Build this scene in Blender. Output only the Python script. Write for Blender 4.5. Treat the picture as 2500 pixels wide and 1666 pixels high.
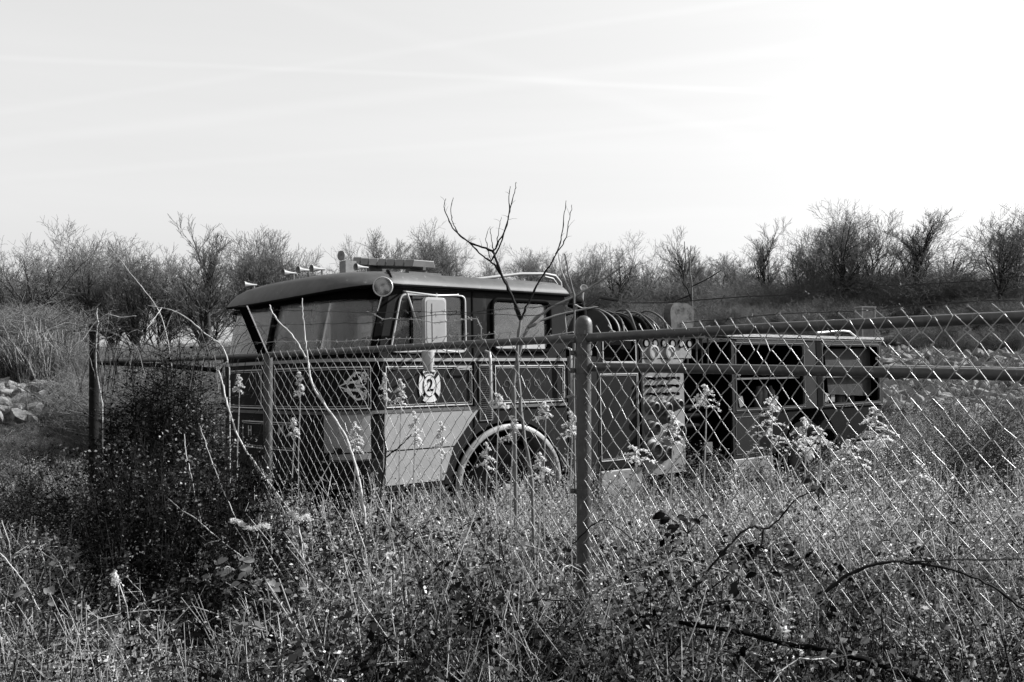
import bpy, bmesh, math, random
import numpy as np
from mathutils import Vector, Matrix, Euler
from mathutils.geometry import tessellate_polygon

R = math.radians
for o in list(bpy.data.objects): bpy.data.objects.remove(o)
SC = bpy.context.scene
COL = SC.collection
rng = np.random.default_rng(7)
random.seed(7)

# ------------------------------------------------------------------ camera
EYE = 1.7
FPX, CX, CY, HOR = 2300.0, 1250.0, 833.0, 873.0     # measured on the 2500 px photo
TILT = math.atan((HOR - CY) / FPX)
cam = bpy.data.cameras.new('camera'); camo = bpy.data.objects.new('camera', cam); COL.objects.link(camo)
cam.sensor_width = 36; cam.lens = 36 * FPX / 2500; cam.clip_start = .05; cam.clip_end = 2000
camo.location = (0, 0, EYE); camo.rotation_euler = (R(90) + TILT, 0, 0)
SC.camera = camo

# ------------------------------------------------------------------ sky, sun, exposure
SUN_AZ, SUN_EL = 72, 34          # azimuth right of the view direction
w = bpy.data.worlds.new('World'); SC.world = w; w.use_nodes = True
nt = w.node_tree; N = nt.nodes; L = nt.links
bg = N['Background']; bg.inputs['Strength'].default_value = .15
sky = N.new('ShaderNodeTexSky'); sky.sky_type = 'NISHITA'; sky.sun_disc = False
sky.sun_elevation = R(SUN_EL); sky.sun_rotation = R(SUN_AZ); sky.dust_density = 5.0; sky.air_density = 1.0
bw = N.new('ShaderNodeRGBToBW'); L.new(sky.outputs[0], bw.inputs[0])
# thin cirrus and old contrails, as brighter streaks of the sky
tc = N.new('ShaderNodeTexCoord')
mp = N.new('ShaderNodeMapping'); mp.inputs['Rotation'].default_value = (0, R(6), 0); mp.inputs['Scale'].default_value = (1.1, 1.5, 14)
L.new(tc.outputs['Generated'], mp.inputs[0])
nz = N.new('ShaderNodeTexNoise'); nz.inputs['Scale'].default_value = 1.3; nz.inputs['Detail'].default_value = 5; nz.inputs['Roughness'].default_value = .55
L.new(mp.outputs[0], nz.inputs[0])
mr = N.new('ShaderNodeMapRange'); mr.inputs[1].default_value = .45; mr.inputs[2].default_value = .75; mr.inputs[3].default_value = 0; mr.inputs[4].default_value = .13
L.new(nz.outputs[0], mr.inputs[0])
def streak(nx, ny, nzv, d, wid, amp):
    """a contrail: a thin great-circle band with normal (nx,ny,nz)"""
    dp = N.new('ShaderNodeVectorMath'); dp.operation = 'DOT_PRODUCT'
    v = Vector((nx, ny, nzv)).normalized(); dp.inputs[1].default_value = v
    L.new(tc.outputs['Generated'], dp.inputs[0])
    wb = N.new('ShaderNodeMath'); wb.operation = 'MULTIPLY_ADD'; wb.inputs[1].default_value = .012; wb.inputs[2].default_value = d - .006
    L.new(nz.outputs[0], wb.inputs[0])
    a = N.new('ShaderNodeMath'); a.operation = 'SUBTRACT'; L.new(dp.outputs['Value'], a.inputs[0]); L.new(wb.outputs[0], a.inputs[1])
    b = N.new('ShaderNodeMath'); b.operation = 'ABSOLUTE'; L.new(a.outputs[0], b.inputs[0])
    m = N.new('ShaderNodeMapRange'); m.interpolation_type = 'SMOOTHSTEP'
    m.inputs[1].default_value = 0; m.inputs[2].default_value = wid; m.inputs[3].default_value = amp; m.inputs[4].default_value = 0
    L.new(b.outputs[0], m.inputs[0]); return m.outputs[0]
def pixdir(px, py):
    dx, dz = (px - CX) / FPX, -(py - CY) / FPX
    c, s = math.cos(TILT), math.sin(TILT)
    return Vector((dx, c - dz * s, s + dz * c))
acc = mr.outputs[0]
for (x0, y0, x1, y1, wd, am) in [(60, 140, 1500, 205, .0045, .13), (820, 150, 1500, 50, .006, .08), (1500, 320, 2480, 245, .006, .06), (2050, 110, 2480, 60, .01, .1), (700, 0, 1000, 90, .012, .06)]:
    n = pixdir(x0, y0).cross(pixdir(x1, y1)).normalized()
    o = streak(n.x, n.y, n.z, 0.0, wd, am)
    ad = N.new('ShaderNodeMath'); ad.operation = 'ADD'; L.new(acc, ad.inputs[0]); L.new(o, ad.inputs[1]); acc = ad.outputs[0]
ad = N.new('ShaderNodeMath'); ad.operation = 'ADD'; ad.inputs[1].default_value = 1.0; L.new(acc, ad.inputs[0])
mu = N.new('ShaderNodeMath'); mu.operation = 'MULTIPLY'; L.new(bw.outputs[0], mu.inputs[0]); L.new(ad.outputs[0], mu.inputs[1])
# milky high cloud veil over the whole sky
ve = N.new('ShaderNodeMath'); ve.operation = 'MULTIPLY_ADD'; ve.inputs[1].default_value = .27; ve.inputs[2].default_value = 1.66; L.new(mu.outputs[0], ve.inputs[0])
L.new(ve.outputs[0], bg.inputs['Color'])

sl = bpy.data.lights.new('sun', 'SUN'); slo = bpy.data.objects.new('sun', sl); COL.objects.link(slo)
sl.energy = 5.0; sl.angle = R(.5); sl.color = (1, 1, 1)
sd = Vector((math.sin(R(SUN_AZ)) * math.cos(R(SUN_EL)), math.cos(R(SUN_AZ)) * math.cos(R(SUN_EL)), math.sin(R(SUN_EL))))
slo.rotation_euler = sd.to_track_quat('Z', 'Y').to_euler(); slo.location = (20, 10, 20)
SC.view_settings.view_transform = 'Standard'; SC.view_settings.look = 'None'
SC.view_settings.exposure = 1.25; SC.view_settings.gamma = 1
SC.cycles.max_bounces = 5; SC.cycles.diffuse_bounces = 2; SC.cycles.transparent_max_bounces = 12

# ------------------------------------------------------------------ helpers
def at(px, py, d):
    """world point seen at photo pixel px,py at depth (y) d"""
    v = pixdir(px, py); return Vector((0, 0, EYE)) + v * (d / v.y)

def mat(name, base, rough=.7, var=.25, scale=6, metal=0, bump=.0, spec=.4, kind='noise', base2=None, thr=(.4, .65), coat=0, trans=0):
    base *= .66; base2 = base2 and base2 * .66
    m = bpy.data.materials.new(name); m.use_nodes = True
    nt = m.node_tree; N = nt.nodes; L = nt.links; p = N['Principled BSDF']
    p.inputs['Roughness'].default_value = rough; p.inputs['Metallic'].default_value = metal
    p.inputs['Specular IOR Level'].default_value = spec; p.inputs['Coat Weight'].default_value = coat
    tc = N.new('ShaderNodeTexCoord'); nz = N.new('ShaderNodeTexNoise')
    nz.inputs['Scale'].default_value = scale; nz.inputs['Detail'].default_value = 7; nz.inputs['Roughness'].default_value = .65
    L.new(tc.outputs['Object'], nz.inputs[0])
    cr = N.new('ShaderNodeMapRange'); L.new(nz.outputs[0], cr.inputs[0])
    if base2 is None:
        cr.inputs[1].default_value = .25; cr.inputs[2].default_value = .75
        cr.inputs[3].default_value = base * (1 - var); cr.inputs[4].default_value = base * (1 + var)
    else:
        cr.inputs[1].default_value = thr[0]; cr.inputs[2].default_value = thr[1]
        cr.inputs[3].default_value = base; cr.inputs[4].default_value = base2
    out = cr.outputs[0]
    if kind == 'island':
        ge = N.new('ShaderNodeNewGeometry'); oi = N.new('ShaderNodeObjectInfo')
        a = N.new('ShaderNodeMath'); a.operation = 'ADD'; L.new(ge.outputs['Random Per Island'], a.inputs[0])
        b = N.new('ShaderNodeMath'); b.operation = 'MULTIPLY'; b.inputs[1].default_value = .7; L.new(oi.outputs['Random'], b.inputs[0]); L.new(b.outputs[0], a.inputs[1])
        pw = N.new('ShaderNodeMath'); pw.operation = 'POWER'; pw.inputs[1].default_value = 3.2; L.new(a.outputs[0], pw.inputs[0])
        c = N.new('ShaderNodeMapRange'); c.inputs[1].default_value = 0; c.inputs[2].default_value = 5.4; c.inputs[3].default_value = .03; c.inputs[4].default_value = 4.4
        L.new(pw.outputs[0], c.inputs[0])
        d = N.new('ShaderNodeMath'); d.operation = 'MULTIPLY'; L.new(out, d.inputs[0]); L.new(c.outputs[0], d.inputs[1]); out = d.outputs[0]
    L.new(out, p.inputs['Base Color'])
    if bump:
        bp = N.new('ShaderNodeBump'); bp.inputs['Strength'].default_value = bump; bp.inputs['Distance'].default_value = .02
        L.new(nz.outputs[0], bp.inputs['Height']); L.new(bp.outputs[0], p.inputs['Normal'])
    if kind == 'island' or trans:                # thin leaves let some sun through
        tl = N.new('ShaderNodeBsdfTranslucent'); L.new(out, tl.inputs[0]); mx = N.new('ShaderNodeMixShader'); mx.inputs[0].default_value = .42
        L.new(p.outputs[0], mx.inputs[1]); L.new(tl.outputs[0], mx.inputs[2]); L.new(mx.outputs[0], N['Material Output'].inputs[0])
    return m

def glassmat(name, dirt=.3, tint=.75, dcol=.35):
    m = bpy.data.materials.new(name); m.use_nodes = True
    nt = m.node_tree; N = nt.nodes; L = nt.links; N.remove(N['Principled BSDF']); out = N['Material Output']
    tr = N.new('ShaderNodeBsdfTransparent'); tr.inputs[0].default_value = (tint, tint, tint, 1)
    gl = N.new('ShaderNodeBsdfGlossy'); gl.inputs['Roughness'].default_value = .06
    fr = N.new('ShaderNodeFresnel'); fr.inputs[0].default_value = 1.45
    mx = N.new('ShaderNodeMixShader'); L.new(fr.outputs[0], mx.inputs[0]); L.new(tr.outputs[0], mx.inputs[1]); L.new(gl.outputs[0], mx.inputs[2])
    df = N.new('ShaderNodeBsdfDiffuse'); df.inputs[0].default_value = (dcol, dcol, dcol, 1)
    tl = N.new('ShaderNodeBsdfTranslucent'); tl.inputs[0].default_value = (dcol, dcol, dcol, 1)
    md = N.new('ShaderNodeMixShader'); md.inputs[0].default_value = .5; L.new(df.outputs[0], md.inputs[1]); L.new(tl.outputs[0], md.inputs[2])
    tc = N.new('ShaderNodeTexCoord'); nz = N.new('ShaderNodeTexNoise'); nz.inputs['Scale'].default_value = 4; nz.inputs['Detail'].default_value = 10; nz.inputs['Roughness'].default_value = .65
    mp = N.new('ShaderNodeMapping'); mp.inputs['Scale'].default_value = (1, 1, .25); L.new(tc.outputs['Object'], mp.inputs[0]); L.new(mp.outputs[0], nz.inputs[0])
    mr = N.new('ShaderNodeMapRange'); mr.inputs[1].default_value = .38; mr.inputs[2].default_value = .66; mr.inputs[3].default_value = dirt * .12; mr.inputs[4].default_value = dirt * 2.2
    L.new(nz.outputs[0], mr.inputs[0])
    m2 = N.new('ShaderNodeMixShader'); L.new(mr.outputs[0], m2.inputs[0]); L.new(mx.outputs[0], m2.inputs[1]); L.new(md.outputs[0], m2.inputs[2])
    L.new(m2.outputs[0], out.inputs[0]); return m

def tag(o, label=None, cat=None, group=None, kind=None):
    if label: o['label'] = label
    if cat: o['category'] = cat
    if group: o['group'] = group
    if kind: o['kind'] = kind
    return o

def empty(name, loc=(0, 0, 0), rot=(0, 0, 0)):
    o = bpy.data.objects.new(name, None); COL.objects.link(o); o.location = loc; o.rotation_euler = rot
    o.empty_display_size = .1; return o

class MB:
    """collects shapes and links them as one mesh object"""
    def __init__(s): s.v = []; s.f = []
    def add(s, vs, fs):
        b = len(s.v); s.v += [tuple(v) for v in vs]; s.f += [tuple(i + b for i in f) for f in fs]; return s
    def box(s, c, h, rot=None):
        vs = [Vector((x * h[0], y * h[1], z * h[2])) for x in (-1, 1) for y in (-1, 1) for z in (-1, 1)]
        if rot is not None: vs = [rot @ v for v in vs]
        c = Vector(c)
        return s.add([v + c for v in vs], [(0, 1, 3, 2), (4, 6, 7, 5), (0, 4, 5, 1), (2, 3, 7, 6), (0, 2, 6, 4), (1, 5, 7, 3)])
    def bx(s, a, b):
        a, b = Vector(a), Vector(b); return s.box((a + b) / 2, tuple(abs(x) / 2 for x in (b - a)))
    def tube(s, pts, r, n=8, closed=False, caps=True):
        pts = [Vector(p) for p in pts]; k = len(pts)
        rs = r if isinstance(r, (list, tuple)) else [r] * k
        ring = []; up = None; b = len(s.v)
        for i, p in enumerate(pts):
            if closed: d = pts[(i + 1) % k] - pts[i - 1]
            else: d = pts[min(i + 1, k - 1)] - pts[max(i - 1, 0)]
            if d.length < 1e-9: d = Vector((0, 0, 1))
            d.normalize()
            if up is None:
                up = d.orthogonal().normalized()
            else:
                up = (up - d * up.dot(d))
                up = up.normalized() if up.length > 1e-6 else d.orthogonal().normalized()
            q = d.cross(up)
            for j in range(n):
                a = 2 * math.pi * j / n
                s.v.append(tuple(p + (up * math.cos(a) + q * math.sin(a)) * rs[i]))
        for i in range(k if closed else k - 1):
            for j in range(n):
                a0 = b + i * n; a1 = b + ((i + 1) % k) * n
                s.f.append((a0 + j, a0 + (j + 1) % n, a1 + (j + 1) % n, a1 + j))
        if caps and not closed:
            s.f.append(tuple(b + j for j in range(n))[::-1]); s.f.append(tuple(b + (k - 1) * n + j for j in range(n)))
        return s
    def lathe(s, origin, axis, prof, n=24):
        """prof: list of (dist along axis, radius)"""
        axis = Vector(axis).normalized(); u = axis.orthogonal().normalized(); v = axis.cross(u); o = Vector(origin); b = len(s.v)
        for (h, r) in prof:
            for j in range(n):
                a = 2 * math.pi * j / n
                s.v.append(tuple(o + axis * h + (u * math.cos(a) + v * math.sin(a)) * max(r, 1e-4)))
        for i in range(len(prof) - 1):
            for j in range(n):
                s.f.append((b + i * n + j, b + i * n + (j + 1) % n, b + (i + 1) * n + (j + 1) % n, b + (i + 1) * n + j))
        if prof[0][1] > 1e-3: s.f.append(tuple(b + j for j in range(n))[::-1])
        if prof[-1][1] > 1e-3: s.f.append(tuple(b + (len(prof) - 1) * n + j for j in range(n)))
        return s
    def plate(s, outer, holes, fn, th):
        """polygon (2D) with holes; fn(a, b, depth) -> 3D point"""
        loops = [outer] + list(holes)
        tris = tessellate_polygon([[Vector((p[0], p[1], 0)) for p in lp] for lp in loops])
        flat = [p for lp in loops for p in lp]; k = len(flat); b = len(s.v)
        s.v += [tuple(fn(p[0], p[1], 0)) for p in flat] + [tuple(fn(p[0], p[1], th)) for p in flat]
        s.f += [tuple(b + i for i in t) for t in tris] + [tuple(b + k + i for i in t[::-1]) for t in tris]
        off = 0
        for lp in loops:
            m = len(lp)
            for i in range(m):
                j = (i + 1) % m; s.f.append((b + off + i, b + off + j, b + k + off + j, b + k + off + i))
            off += m
        return s
    def build(s, name, m, parent=None, smooth=None, bevel=0, sub=False):
        me = bpy.data.meshes.new(name); me.from_pydata(s.v, [], s.f)
        bm = bmesh.new(); bm.from_mesh(me); bmesh.ops.recalc_face_normals(bm, faces=bm.faces); bm.to_mesh(me); bm.free()
        me.materials.append(m)
        if smooth:
            me.shade_smooth(); me.set_sharp_from_angle(angle=R(smooth))
        o = bpy.data.objects.new(name, me); COL.objects.link(o)
        if parent is not None: o.parent = parent
        if bevel:
            md = o.modifiers.new('bevel', 'BEVEL'); md.width = bevel; md.segments = 2; md.limit_method = 'ANGLE'; md.angle_limit = R(40)
        return o

def quads_mesh(name, V, F, m, smooth=False):
    """fast mesh from numpy verts (n,3) and quads (k,4)"""
    V = np.asarray(V, dtype=np.float32); F = np.asarray(F, dtype=np.int32)
    me = bpy.data.meshes.new(name); me.vertices.add(len(V)); me.vertices.foreach_set('co', V.ravel())
    me.loops.add(F.size); me.loops.foreach_set('vertex_index', F.ravel())
    me.polygons.add(len(F)); me.polygons.foreach_set('loop_start', np.arange(len(F), dtype=np.int32) * F.shape[1])
    for x in (m if isinstance(m, (list, tuple)) else [m]): me.materials.append(x)
    me.update(calc_edges=True); me.validate()
    if smooth: me.shade_smooth()
    return me

def seg_tubes(P0, P1, R0, R1, n=3):
    P0, P1 = np.asarray(P0, float), np.asarray(P1, float); R0, R1 = np.asarray(R0, float), np.asarray(R1, float)
    D = P1 - P0; D /= np.linalg.norm(D, axis=1, keepdims=True) + 1e-9
    ref = np.where(np.abs(D[:, 2:3]) < .9, np.array([[0, 0, 1.]]), np.array([[1., 0, 0]]))
    U = np.cross(D, ref); U /= np.linalg.norm(U, axis=1, keepdims=True) + 1e-9; W = np.cross(D, U)
    k = len(P0); V = np.empty((k, 2, n, 3))
    for j in range(n):
        a = 2 * math.pi * j / n; o = U * math.cos(a) + W * math.sin(a)
        V[:, 0, j] = P0 + o * R0[:, None]; V[:, 1, j] = P1 + o * R1[:, None]
    base = np.arange(k)[:, None] * 2 * n
    F = [np.stack([base[:, 0] + j, base[:, 0] + (j + 1) % n, base[:, 0] + n + (j + 1) % n, base[:, 0] + n + j], 1) for j in range(n)]
    return V.reshape(-1, 3), np.concatenate(F)

def leaf_quads(C, size, flat=.6, elong=1.3, up=0.3):
    """diamond leaves at centres C"""
    C = np.asarray(C, float); k = len(C); size = np.broadcast_to(size, (k,))
    d = rng.normal(size=(k, 3)); d[:, 2] *= flat; d /= np.linalg.norm(d, axis=1, keepdims=True)
    nrm = rng.normal(size=(k, 3)); nrm[:, 2] += up * 3
    s = np.cross(d, nrm); s /= np.linalg.norm(s, axis=1, keepdims=True) + 1e-9
    nn = np.cross(s, d)
    a = size[:, None] * .5
    V = np.stack([C - d * a * elong, C + s * a * .9 + nn * a * .25, C + d * a * elong, C - s * a * .9 + nn * a * .25], 1)
    F = np.arange(k * 4).reshape(k, 4)
    return V.reshape(-1, 3), F

def merge(parts):
    vs, fs, mi, b = [], [], [], 0
    for i, (V, F, m) in enumerate(parts):
        vs.append(V); fs.append(F + b); mi.append(np.full(len(F), m)); b += len(V)
    return np.concatenate(vs), np.concatenate(fs), np.concatenate(mi)

def mesh_multi(name, parts, mats):
    V, F, MI = merge(parts); me = quads_mesh(name, V, F, mats); me.polygons.foreach_set('material_index', MI.astype(np.int32)); return me

def text_mesh(body, size, font_bold=False, sx=1.0):
    cu = bpy.data.curves.new('txt', 'FONT'); cu.body = body; cu.size = size; cu.align_x = 'CENTER'; cu.align_y = 'CENTER'; cu.extrude = .0015
    if font_bold: cu.offset = size * .02
    cu.resolution_u = 6
    o = bpy.data.objects.new('txt', cu); COL.objects.link(o)
    dg = bpy.context.evaluated_depsgraph_get(); me = bpy.data.meshes.new_from_object(o.evaluated_get(dg))
    vs = [v.co.copy() for v in me.vertices]; fs = [tuple(p.vertices) for p in me.polygons]
    bpy.data.objects.remove(o); bpy.data.curves.remove(cu); bpy.data.meshes.remove(me)
    return [Vector((v.x * sx, v.y, v.z)) for v in vs], fs

# ------------------------------------------------------------------ materials
M = {}
M['paint'] = mat('faded_dark_paint', .009, .7, .5, 5, spec=.08, bump=.05)
def wear(m, col, scale, thr, stretch=(1, 1, 1), soft=.08):
    nt = m.node_tree; N = nt.nodes; L = nt.links; p = N['Principled BSDF']; lk = p.inputs['Base Color'].links[0]; src_ = lk.from_socket
    tc = N.new('ShaderNodeTexCoord'); mp = N.new('ShaderNodeMapping'); mp.inputs['Scale'].default_value = stretch; nz = N.new('ShaderNodeTexNoise'); nz.inputs['Scale'].default_value = scale; nz.inputs['Detail'].default_value = 9; nz.inputs['Roughness'].default_value = .7
    L.new(tc.outputs['Object'], mp.inputs[0]); L.new(mp.outputs[0], nz.inputs[0]); mr = N.new('ShaderNodeMapRange'); mr.inputs[1].default_value = thr; mr.inputs[2].default_value = thr + soft; L.new(nz.outputs[0], mr.inputs[0])
    mx = N.new('ShaderNodeMix'); mx.data_type = 'FLOAT'; L.new(mr.outputs[0], mx.inputs[0]); L.new(src_, mx.inputs[2]); mx.inputs[3].default_value = col; L.new(mx.outputs[0], p.inputs['Base Color'])
wear(M['paint'], .022, 7, .6, (1, 1, .35))
M['roofpaint'] = mat('roof_paint', .06, .6, .35, 9, spec=.3, bump=.05)
M['silver'] = mat('pale_panel', .30, .5, .15, 4, spec=.3)
wear(M['silver'], .07, 9, .60, (1, 1, .4), .15)
wear(M['roofpaint'], .1, 14, .6)
M['trim'] = mat('bright_trim', .5, .35, .15, 8, metal=.2)
M['chrome'] = mat('chrome', .7, .18, .12, 6, metal=1)
M['gold'] = mat('leaf_gold', .6, .5, .25, 12)
wear(M['gold'], .08, 26, .68)
M['black'] = mat('black_rubber', .003, .8, .4, 9, spec=.03)
M['dark'] = mat('dark_interior', .006, .8, .5, 5, spec=.03)
M['midgrey'] = mat('weathered_grey', .08, .6, .4, 7, bump=.1)
M['panelgrey'] = mat('pump_panel_grey', .19, .5, .35, 14, bump=.05)
M['lens'] = mat('lens_plastic', .12, .3, .4, 5)
M['glass'] = glassmat('dirty_windscreen', .22, .97, .4)
M['glass2'] = glassmat('side_glass', .05, .95, .3)
M['galv'] = mat('galvanised_steel', .065, .5, .4, 30, metal=.3, spec=.5, bump=.15)
M['wire'] = mat('galvanised_wire', .4, .40, .3, 60, metal=.6, spec=.4)
M['rustwire'] = mat('rusty_wire', .02, .7, .3, 20)
M['bark'] = mat('bark', .035, .9, .5, 6, spec=.1, bump=.3)
M['twig'] = mat('twig', .15, .9, .4, 3, spec=.1)  # distance haze on trees and thicket put into a lighter tone
M['barkpale'] = mat('pale_bark', .16, .9, .4, 4, spec=.1)
M['cane'] = mat('dry_cane', .42, .7, .35, 25, spec=.2)
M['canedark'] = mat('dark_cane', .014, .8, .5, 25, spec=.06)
wear(M['galv'], .12, 40, .6, (1, 1, .3))
wear(M['panelgrey'], .05, 12, .52, (1, 1, 1), .25)
M['leafpale'] = mat('pale_dry_leaf', .40, .7, .3, 8, spec=.08, kind='island')
M['leafmid'] = mat('grey_leaf', .15, .7, .35, 8, spec=.08, kind='island')
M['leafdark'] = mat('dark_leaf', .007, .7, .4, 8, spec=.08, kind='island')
M['fluff'] = mat('seed_fluff', .95, .9, .3, 60, spec=.1, trans=1)
M['rock'] = mat('rock', .22, .9, .7, 2.2, spec=.1, bump=.5)
M['wood'] = mat('weathered_wood', .25, .9, .3, 9)

def terr(x, y):
    x = np.asarray(x, float); y = np.asarray(y, float)
    def ss(a, b, v):
        t = np.clip((v - a) / (b - a), 0, 1); return t * t * (3 - 2 * t)
    h = .2 - .26 * ss(4.8, 7.5, y)
    h = h + .04 * np.sin(x * 1.7 + y * .6) * np.cos(y * 1.3 - x * .4) * (1 - ss(6, 9, y) * .6)
    h = h + .75 * np.exp(-((x + 11.6) / 4.2) ** 2 - ((y - 25.5) / 2.6) ** 2)
    side = ss(-14, 4, x)
    bank = (.9 + 2.5 * side) * ss(24, 46, y) + .35 * np.sin(x * .21) * np.cos(y * .17 + 1) * ss(26, 40, y)
    return h + bank

# ------------------------------------------------------------------ ground
def build_ground():
    ys = np.concatenate([np.linspace(-6, 12, 73), np.geomspace(12.4, 900, 90)])
    us = np.linspace(-1, 1, 141)
    Y, U = np.meshgrid(ys, us, indexing='ij')
    X = U * (14 + np.maximum(Y, 0) * 1.2)
    Z = terr(X, Y)
    Z = np.where(Y > 60, Z, Z)
    V = np.stack([X, Y, Z], -1).reshape(-1, 3)
    nr, nc = X.shape; i = np.arange(nr - 1)[:, None] * nc + np.arange(nc - 1)[None, :]
    F = np.stack([i, i + 1, i + nc + 1, i + nc], -1).reshape(-1, 4)
    gm = mat('earth_and_dry_grass', .008, .95, .5, 1.2, spec=.1, bump=.6, base2=.12, thr=(.42, .62))
    n = gm.node_tree
    me = quads_mesh('ground', V, F, gm, smooth=True)
    o = bpy.data.objects.new('ground', me); COL.objects.link(o); tag(o, kind='structure')
build_ground()

# ------------------------------------------------------------------ fire engine
TH = R(50); O2 = np.array([(930 - CX) / FPX * 8.03, 8.03]); G = 1.76
ROLL = .028
truck = empty('fire_engine', (O2[0], O2[1], EYE - G), (-ROLL, 0, R(40)))
tag(truck, 'abandoned dark fire engine with number 2 badge, parked in weeds behind the fence', 'fire engine')
TM = Matrix.Translation(truck.location) @ Euler(truck.rotation_euler).to_matrix().to_4x4(); TI = TM.inverted()
WID = 2.5
def ray_local(px, py):
    o = TI @ Vector((0, 0, EYE)); d = TI.to_3x3() @ pixdir(px, py); return o, d
def sp(px, py, wv=0.0):
    """photo pixel -> (t, z) on the plane y = wv of the truck"""
    o, d = ray_local(px, py); k = (wv - o.y) / d.y; p = o + d * k; return (p.x, p.z)
def tp(px, py, t):
    """photo pixel -> point on the plane x = t"""
    o, d = ray_local(px, py); k = (t - o.x) / d.x; return o + d * k
# plan outline of the cab front: rounded
def plan_pts():
    pts = []
    r = .42
    for i in range(9):
        a = R(90) * i / 8; pts.append((-r * 1.05 * math.sin(a), r * (1 - math.cos(a))))
    for k in (.7, .95, 1.25, 1.55, 1.8): pts.append((-.44 - .07 * (1 - ((k - 1.25) / .85) ** 2), k))
    for i in range(8, -1, -1):
        a = R(90) * i / 8; pts.append((-r * 1.05 * math.sin(a), WID - r * (1 - math.cos(a))))
    return pts
PLAN = plan_pts()
PL = [0]
for a, b in zip(PLAN, PLAN[1:]): PL.append(PL[-1] + math.hypot(b[0] - a[0], b[1] - a[1]))
PLEN = PL[-1]
def plan(s, off=0.0):
    """arc length along the plan -> (t, w), pushed outward by off"""
    s = max(0, min(PLEN, s))
    for i in range(len(PL) - 1):
        if s <= PL[i + 1] or i == len(PL) - 2:
            k = (s - PL[i]) / (PL[i + 1] - PL[i]); a, b = PLAN[i], PLAN[i + 1]
            t, q = a[0] + (b[0] - a[0]) * k, a[1] + (b[1] - a[1]) * k
            dx, dy = b[0] - a[0], b[1] - a[1]; l = math.hypot(dx, dy)
            return (t - dy / l * off, q + dx / l * off)
def fs(px, py):
    """photo pixel -> (arc length, z) on the curved front"""
    o, d = ray_local(px, py); best = None
    for i in range(len(PLAN) - 1):
        a, b = PLAN[i], PLAN[i + 1]
        ex, ey = b[0] - a[0], b[1] - a[1]; det = d.x * (-ey) + ex * d.y
        if abs(det) < 1e-9: continue
        qx, qy = a[0] - o.x, a[1] - o.y
        k = (qx * (-ey) + ex * qy) / det; u = (d.x * qy - d.y * qx) / det
        if -.001 <= u <= 1.001 and k > 0 and (best is None or k < best[0]): best = (k, PL[i] + u * (PL[i + 1] - PL[i]), o.z + d.z * k)
    if best is None: return (PLEN * .8, sp(px, py, 2.2)[1])
    return best[1], best[2]
RK = .14
ZB, ZR = 1.78, 2.39                     # belt, underside of the roof
def rake(z): return RK * max(0, (z - ZB)) / .61
def FP(s, z, off=0):
    t, q = plan(s, off); return (t + rake(z), q, z)
def front_strip(mb, s0, s1, z0, z1, off=.004, th=.012, n=None):
    n = n or max(2, int((s1 - s0) / .05) + 1)
    b = len(mb.v)
    for i in range(n + 1):
        s = s0 + (s1 - s0) * i / n
        for (z, o) in ((z0, off), (z1, off), (z1, off + th), (z0, off + th)): mb.v.append(FP(s, z, -o))
    for i in range(n):
        for j in range(4):
            a = b + i * 4; mb.f.append((a + j, a + (j + 1) % 4, a + 4 + (j + 1) % 4, a + 4 + j))
    mb.f.append((b, b + 1, b + 2, b + 3)); e = b + n * 4; mb.f.append((e + 3, e + 2, e + 1, e))
# outward normal of plan is away from the cab: check the sign of off
_t, _q = plan(PLEN / 2, .1)
SGN = -1 if _t > plan(PLEN / 2)[0] else 1
def FP(s, z, off=0):
    t, q = plan(s, -off * SGN if False else off * SGN); return (t + rake(z), q, z)
def front_strip(mb, s0, s1, z0, z1, off=.004, th=.012, n=None):
    n = n or max(2, int(abs(s1 - s0) / .05) + 1); b = len(mb.v)
    for i in range(n + 1):
        s = s0 + (s1 - s0) * i / n
        for (z, o) in ((z0, off), (z1, off), (z1, off + th), (z0, off + th)): mb.v.append(FP(s, z, o))
    for i in range(n):
        for j in range(4):
            a = b + i * 4; mb.f.append((a + j, a + (j + 1) % 4, a + 4 + (j + 1) % 4, a + 4 + j))
    mb.f.append((b, b + 1, b + 2, b + 3)); e = b + n * 4; mb.f.append((e + 3, e + 2, e + 1, e))
def SIDE(t, z, d=0): return (t, -d, z)          # d>0 stands proud of the near side
def side_plate(mb, outer, holes=(), off=0., th=.02): mb.plate(outer, holes, lambda a, b, d: (a, -off - d, b), th)
def spp(pts): return [sp(*p) for p in pts]
def rrect(x0, z0, x1, z1, r, n=5):
    out = []
    for (cx, cz, a0) in ((x1 - r, z1 - r, 0), (x0 + r, z1 - r, 90), (x0 + r, z0 + r, 180), (x1 - r, z0 + r, 270)):
        for i in range(n + 1):
            a = R(a0 + 90 * i / n); out.append((cx + r * math.cos(a), cz + r * math.sin(a)))
    return out
def rpoly(pts, r, n=4):
    out = []; k = len(pts)
    for i in range(k):
        p, a, b = Vector(pts[i]), Vector(pts[i - 1]), Vector(pts[(i + 1) % k])
        u, v = (a - p).normalized(), (b - p).normalized(); p0, p1 = p + u * r, p + v * r
        for j in range(n + 1):
            t = j / n; q = p0 * (1 - t) ** 2 + p * 2 * t * (1 - t) + p1 * t * t; out.append((q.x, q.y))
    return out

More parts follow.
